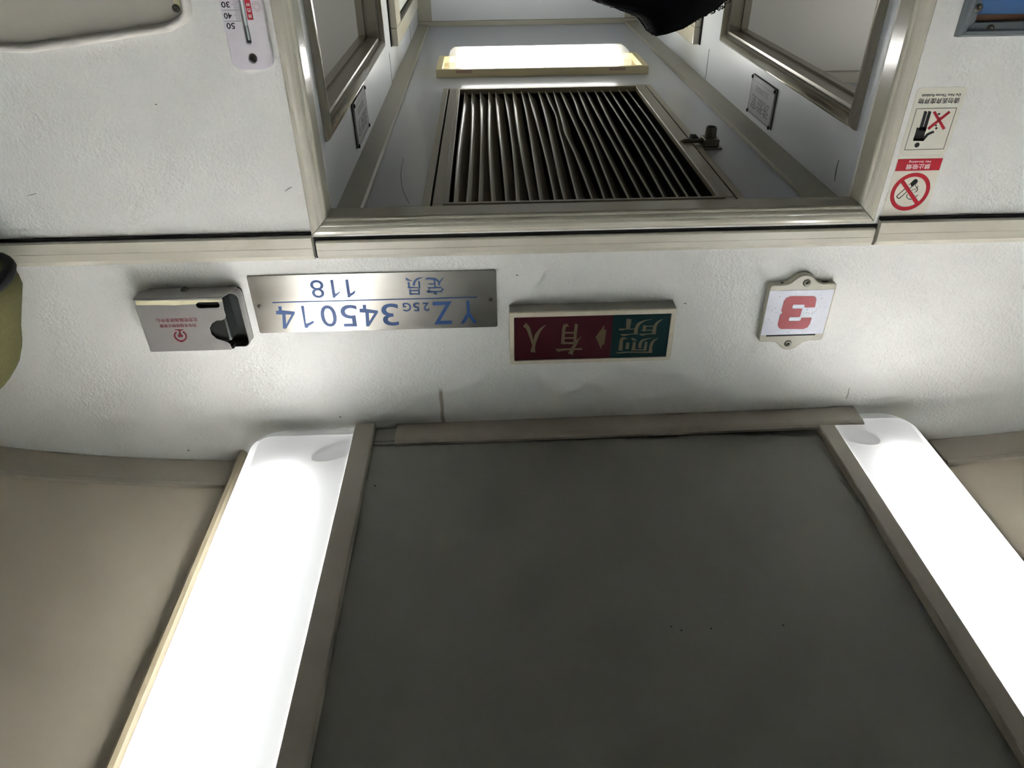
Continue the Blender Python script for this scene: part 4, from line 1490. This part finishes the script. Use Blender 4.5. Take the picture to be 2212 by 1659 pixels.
obj('frame_rail', frame_bar([(gx1, gtop, -1, -1), (gx0, gtop, 1, -1)]), M_gframe, gf)
obj('frame_rail', frame_bar([(gx1, gbot, -1, 1), (gx0, gbot, 1, 1)]), M_gframe, gf)
obj('frame_rail', frame_bar([(gx1, gtop - 0.0006, -1, -1), (gx1, gbot + 0.0006, -1, 1)]), M_gframe, gf)
obj('frame_rail', frame_bar([(gx0, gtop - 0.0006, 1, -1), (gx0, gbot + 0.0006, 1, 1)]), M_gframe, gf)
bm = new_bm()
box(bm, gx0 + 0.01, gx1 - 0.01, D - 0.003, D, gbot + 0.01, gtop - 0.01)
po_o = obj('poster', bm, M_poster, gf)
zt_ = ptY(2170, 30, D).z
obj('poster_strip', flat(BULK, [[(gx0 + .012, zt_), (gx1 - .012, zt_), (gx1 - .012, gtop - .012), (gx0 + .012, gtop - .012)]], 0.003, 0.0036), M_pbrown, po_o)
for q in ((2114, 17), (2139, 62)):
    p = ptY(*q, D - 0.01)
    obj('screw', screw_mesh(BULK, p.x, p.z, 0.0098, 0.0052, 0.002), M_screw, gf)


# ================================================================== WASHROOM SIGNS
def wash_sign(label, plane, X, y0, y1, z0, z1, cat_group):
    s = -1 if X > 0 else 1
    root = thing('washroom_sign', (X, (y0 + y1) / 2, z0), label, 'sign', cat_group)
    ua, ub = sorted((plane.uv((X, y0, 0))[0], plane.uv((X, y1, 0))[0]))
    pan = obj('panel', flat(plane, [[(ua, z0), (ub, z0), (ub, z1), (ua, z1)]], 0.0008, 0.0045, 0.0004), M_acryl, root)
    obj('edge_line', flat(plane, [[(ua + .003, z0 + .009), (ub - .003, z0 + .009), (ub - .003, z1 - .003), (ua + .003, z1 - .003)], [(ua + .0042, z0 + .0100), (ua + .0042, z1 - .0042), (ub - .0042, z1 - .0042), (ub - .0042, z0 + .0100)]], 0.0045, 0.0047), M_ink, pan)
    obj('backing', flat(plane, [[(ua - .001, z0 - .001), (ub + .001, z0 - .001), (ub + .001, z1 + .001), (ua - .001, z1 + .001)]], 0.0, 0.001), M_black, root)
    wd, hg = ub - ua, z1 - z0
    obj('lettering', text_mesh('洗脸室', plane, ua + wd * 0.12, ub - wd * 0.12, z0 + hg * 0.46, z0 + hg * 0.84, 0.0045, 0.0002, 0.004), M_ink, pan)
    obj('pinyin', text_mesh('XILIANSHI', plane, ua + wd * 0.24, ub - wd * 0.24, z0 + hg * 0.20, z0 + hg * 0.36, 0.0045, 0.0002, 0.0), mat('grey_ink', (80, 82, 84), 0.5), pan)
    for u in (ua + .003, ub - .003):
        for vv in (z0 + .004, z1 - .003):
            obj('screw', screw_mesh(plane, u, vv, 0.0045, 0.0038, 0.0022), M_black, root)
    return root


wash_sign('small grey washroom sign lettered XILIANSHI under the opening nearest the thermometer', LWALL, XL, 1.372, 1.522, H + 0.326, H + 0.405, 'washroom door signs')
wash_sign('small grey washroom sign lettered XILIANSHI on the lobby wall near the grille latch', RWALL, XR, 1.462, 1.607, H + 0.337, H + 0.412, 'washroom door signs')

# ================================================================== OLIVE BAG ON THE LUGGAGE RACK
rk = thing('luggage_rack', (1.0, -1.0, H + 0.36), 'tubular metal luggage rack along the side wall under the olive bag', 'luggage rack')
zr = H + 0.405
for x in (0.80, 0.90, 1.00, 1.10, 1.19):
    bm = new_bm()
    tube(bm, [(x, -2.9, zr), (x, 1.02, zr)], 0.011 if x == 0.80 else 0.008, 10)
    obj('rail', bm, M_rack, rk)
for y in (-2.6, -1.4, -0.2, 0.96):
    bm = new_bm()
    tube(bm, [(0.80, y, zr - 0.016), (1.1, y, zr - 0.02), (1.235, y, zr - 0.09)], 0.009, 8)
    obj('bracket', bm, M_rack, rk)
bg = thing('olive_bag', (0.90, 0.93, zr + 0.011), 'fuzzy olive green bag with black binding lying on the luggage rack by the bulkhead', 'bag')
YBG = 0.93
outl = [ptY(x, y, YBG) for x, y in ((2, 612), (22, 630), (31, 650), (29, 700), (28, 740), (31, 775), (26, 806), (12, 830), (-10, 848))]
zr_top = zr + 0.011
lz = [(p.x, p.z) for p in outl]
zb0 = zr_top + 0.001
BY, RB = 0.925, 0.075            # pillow-shaped end: rounded in plan
secs = []
NB = 14
for x, z in [(lz[0][0] + 0.05, zb0)] + lz + [(lz[-1][0] + 0.07, lz[-1][1] + 0.012), (lz[-1][0] + 0.16, lz[-1][1] + 0.015)]:
    ring = []
    for k in range(NB + 1):
        a = math.radians(90 + 180 * k / NB)
        ring.append((x + RB + RB * math.cos(a), BY + RB * 1.28 * math.sin(a), max(z, zb0)))
    ring += [(1.13, BY - RB * 1.28, max(z, zb0)), (1.16, BY, max(z, zb0)), (1.13, BY + RB * 1.28, max(z, zb0))]
    secs.append(ring)
bm = new_bm()
prism(bm, secs, smooth=True)
obj('bag_body', bm, M_olive, bg)
for (x, z), r in ((lz[0], 0.009),):
    bm = new_bm()
    pts = []
    for k in range(NB + 1):
        a = math.radians(90 + 180 * k / NB)
        rr_ = RB + 0.0012
        pts.append((x + RB + rr_ * math.cos(a) + (0.012 if r == 0.006 else 0.002), BY + rr_ * 1.28 * math.sin(a), max(z, zb0 + 0.006) - (0.010 * math.cos(a + math.pi) if r == 0.006 else 0)))
    tube(bm, pts, r, 8)
    obj('binding', bm, M_blackcloth, bg)

# ================================================================== PERSON IN THE DOORWAY
PX, PY = -0.285, 1.42
pe = thing('person', (PX, PY, 0), 'person with tousled black hair standing in the doorway, only the hair in view', 'person')


def skin_mesh(verts, edges, radii, sub=2):
    me = bpy.data.meshes.new('skin')
    me.from_pydata(verts, edges, [])
    o = bpy.data.objects.new('skin', me)
    C.objects.link(o)
    m = o.modifiers.new('s', 'SKIN')
    m.use_smooth_shade = True
    for v, r in zip(me.skin_vertices[0].data, radii):
        v.radius = r if isinstance(r, tuple) else (r, r)
    me.skin_vertices[0].data[0].use_root = True
    o.modifiers.new('ss', 'SUBSURF').levels = sub
    dg = bpy.context.evaluated_depsgraph_get()
    out = bpy.data.meshes.new_from_object(o.evaluated_get(dg))
    bpy.data.objects.remove(o)
    bpy.data.meshes.remove(me)
    return out


HT = H + 0.20          # top of the skull
V, E, Rd = [], [], []


def jv(x, y, z, r, par=None):
    V.append((PX + x, PY + y, z))
    Rd.append(r)
    if par is not None:
        E.append((par, len(V) - 1))
    return len(V) - 1


pel = jv(0, 0, 0.92, (0.14, 0.10))
ch = jv(0, 0.0, 1.15, (0.13, 0.09), pel)
sh = jv(0, 0.01, 1.38, (0.12, 0.085), ch)
nk = jv(0, 0.0, 1.47, 0.052, sh)
jw = jv(0, -0.015, 1.545, (0.055, 0.065), nk)
hd2 = jv(0, 0.0, 1.62, (0.070, 0.085), jw)
hd3 = jv(0, 0.01, HT - 0.03, (0.058, 0.07), hd2)
for s in (-1, 1):
    hp_ = jv(s * 0.085, 0, 0.86, 0.085, pel)
    kn = jv(s * 0.10, -0.015, 0.47, 0.055, hp_)
    ak = jv(s * 0.105, 0.01, 0.09, 0.036, kn)
    ft = jv(s * 0.11, -0.12, 0.035, 0.03, ak)
    so = jv(s * 0.165, 0.01, 1.37, 0.058, sh)
    el = jv(s * 0.205, 0.02, 1.09, 0.042, so)
    wr = jv(s * 0.20, -0.04, 0.84, 0.028, el)
    pa = jv(s * 0.20, -0.05, 0.765, (0.018, 0.036), wr)
    for f, (dy, ln) in enumerate(((-0.030, 0.068), (-0.010, 0.078), (0.010, 0.074), (0.028, 0.06))):
        f1 = jv(s * 0.20, -0.052 + dy, 0.725, 0.009, pa)
        f2 = jv(s * 0.194, -0.056 + dy, 0.725 - ln * 0.55, 0.0085, f1)
        jv(s * 0.184, -0.058 + dy, 0.725 - ln, 0.0075, f2)
    t1 = jv(s * 0.192, -0.088, 0.775, 0.011, pa)
    jv(s * 0.186, -0.108, 0.738, 0.009, t1)
body = skin_mesh(V, E, Rd, 2)
obj('body', body, M_skin, pe)
# face details
bm = new_bm()
tube(bm, [(PX, PY - 0.088, 1.625), (PX, PY - 0.102, 1.598), (PX, PY - 0.092, 1.585)], 0.01, 8, True, [0.007, 0.013, 0.009])
obj('nose', bm, M_skin, pe)
for s in (-1, 1):
    bm = new_bm()
    bmesh.ops.create_uvsphere(bm, u_segments=12, v_segments=8, radius=0.011, matrix=Matrix.Translation((PX + s * 0.031, PY - 0.076, 1.628)))
    obj('eye', bm, M_white, pe)
    bm = new_bm()
    bmesh.ops.create_uvsphere(bm, u_segments=12, v_segments=8, radius=0.03, matrix=Matrix.Translation((PX + s * 0.076, PY + 0.005, 1.605)) @ Matrix.Diagonal((0.35, 0.7, 1.1, 1)))
    obj('ear', bm, M_skin, pe)
bm = new_bm()
bmesh.ops.create_uvsphere(bm, u_segments=12, v_segments=8, radius=0.022, matrix=Matrix.Translation((PX, PY - 0.079, 1.558)) @ Matrix.Diagonal((1, 0.35, 0.3, 1)))
obj('mouth', bm, mat('lips', (160, 92, 86), 0.5), pe)
# coat and trousers follow the body
V, E, Rd = [], [], []
a = jv(0, 0, 0.84, (0.175, 0.128))
b = jv(0, 0, 1.12, (0.155, 0.115), a)
c = jv(0, 0.01, 1.37, (0.145, 0.108), b)
d = jv(0, 0.0, 1.455, (0.075, 0.07), c)
for s in (-1, 1):
    so = jv(s * 0.165, 0.01, 1.365, 0.078, c)
    el = jv(s * 0.207, 0.02, 1.09, 0.060, so)
    jv(s * 0.202, -0.035, 0.86, 0.046, el)
obj('coat', skin_mesh(V, E, Rd, 2), M_coat, pe)
V, E, Rd = [], [], []
a = jv(0, 0, 0.93, (0.155, 0.115))
for s in (-1, 1):
    hp_ = jv(s * 0.088, 0, 0.84, 0.100, a)
    kn = jv(s * 0.102, -0.012, 0.47, 0.072, hp_)
    jv(s * 0.106, 0.008, 0.10, 0.056, kn)
obj('trousers', skin_mesh(V, E, Rd, 2), M_trouser, pe)
for s in (-1, 1):
    bm = new_bm()
    bmesh.ops.create_uvsphere(bm, u_segments=16, v_segments=10, radius=1, matrix=Matrix.Translation((PX + s * 0.11, PY - 0.05, 0.045)) @ Matrix.Diagonal((0.047, 0.135, 0.045, 1)))
    obj('shoe', bm, M_shoe, pe)
# hair: a tousled cap with a raised tuft
YH = PY
oh = [(1240, -22), (1282, 1), (1320, 14), (1360, 27), (1380, 38), (1392, 56), (1402, 70), (1416, 75), (1432, 71), (1448, 63), (1462, 62), (1476, 55), (1490, 42), (1520, 31), (1545, 19), (1562, 3), (1572, -30)]
hp2 = [(ptY(x, y, YH).x, ptY(x, y, YH).z) for x, y in oh]


def hair_top(x):
    for (xa, za), (xb, zb) in zip(hp2, hp2[1:]):
        if xb <= x <= xa:
            t = (xa - x) / (xa - xb)
            return za + (zb - za) * t
    return None


xa_, xb_2 = hp2[0][0], hp2[-1][0]
hcx, hrx = (xa_ + xb_2) / 2, abs(xa_ - xb_2) / 2
bm = new_bm()
NU, NV = 44, 14
rings = []
rnd = random.Random(11)
zeq = min(z for _, z in hp2) - 0.01
for j in range(NV + 1):
    lat = -0.9 + (math.pi / 2 + 0.9) * j / NV
    rg = []
    for i in range(NU):
        a = 2 * math.pi * i / NU
        x = hcx + hrx * math.cos(lat if lat > 0 else lat * 0.5) * math.cos(a)
        y = YH + 0.115 * math.cos(lat if lat > 0 else lat * 0.5) * math.sin(a)
        ht = hair_top(min(max(x, xb_2 + 1e-4), xa_ - 1e-4))
        if lat > 0:
            # height follows the silhouette over the crown and falls off front and back
            e = max(0.0, 1 - ((x - hcx) / hrx) ** 2)
            fy = math.sqrt(max(0.0, 1 - ((y - YH) / (0.1151 * math.sqrt(max(e, 1e-4)))) ** 2)) if e > 1e-4 else 0
            z = zeq + (ht - zeq) * fy
        else:
            z = zeq + lat * 0.11
        n_ = 0.0025
        rg.append(bm.verts.new((x + rnd.uniform(-n_, n_), y + rnd.uniform(-n_, n_), z + rnd.uniform(-n_, n_) * 0.6)))
    rings.append(rg)
for a, b in zip(rings, rings[1:]):
    for i in range(NU):
        f = bm.faces.new((a[i], a[(i + 1) % NU], b[(i + 1) % NU], b[i]))
        f.smooth = True
bm.faces.new(rings[-1])
# short loose strands along the outline
for k in range(600):
    x = rnd.uniform(xb_2 + 0.004, xa_ - 0.004)
    ht = hair_top(x)
    yy = YH + rnd.uniform(-0.05, 0.05)
    e = math.sqrt(max(0, 1 - ((yy - YH) / 0.115) ** 2))
    z = zeq + (ht - zeq) * e
    sl = (hair_top(min(x + 0.012, xa_ - 1e-4)) - hair_top(max(x - 0.012, xb_2 + 1e-4))) / 0.024
    dx = rnd.uniform(-0.5, 0.9)
    l = rnd.uniform(0.002, 0.007)
    dv = Vector((dx, rnd.uniform(-0.5, 0.5), dx * sl + rnd.uniform(0.1, 0.5))).normalized() * l
    p0 = Vector((x, yy, z - 0.003))
    tube(bm, [p0, p0 + dv * 0.6, p0 + dv + Vector((dv.x * 0.2, 0, -0.001))], 0.0006, 3, False, [0.0011, 0.0008, 0.0002])
obj('hair', bm, M_hair, pe)
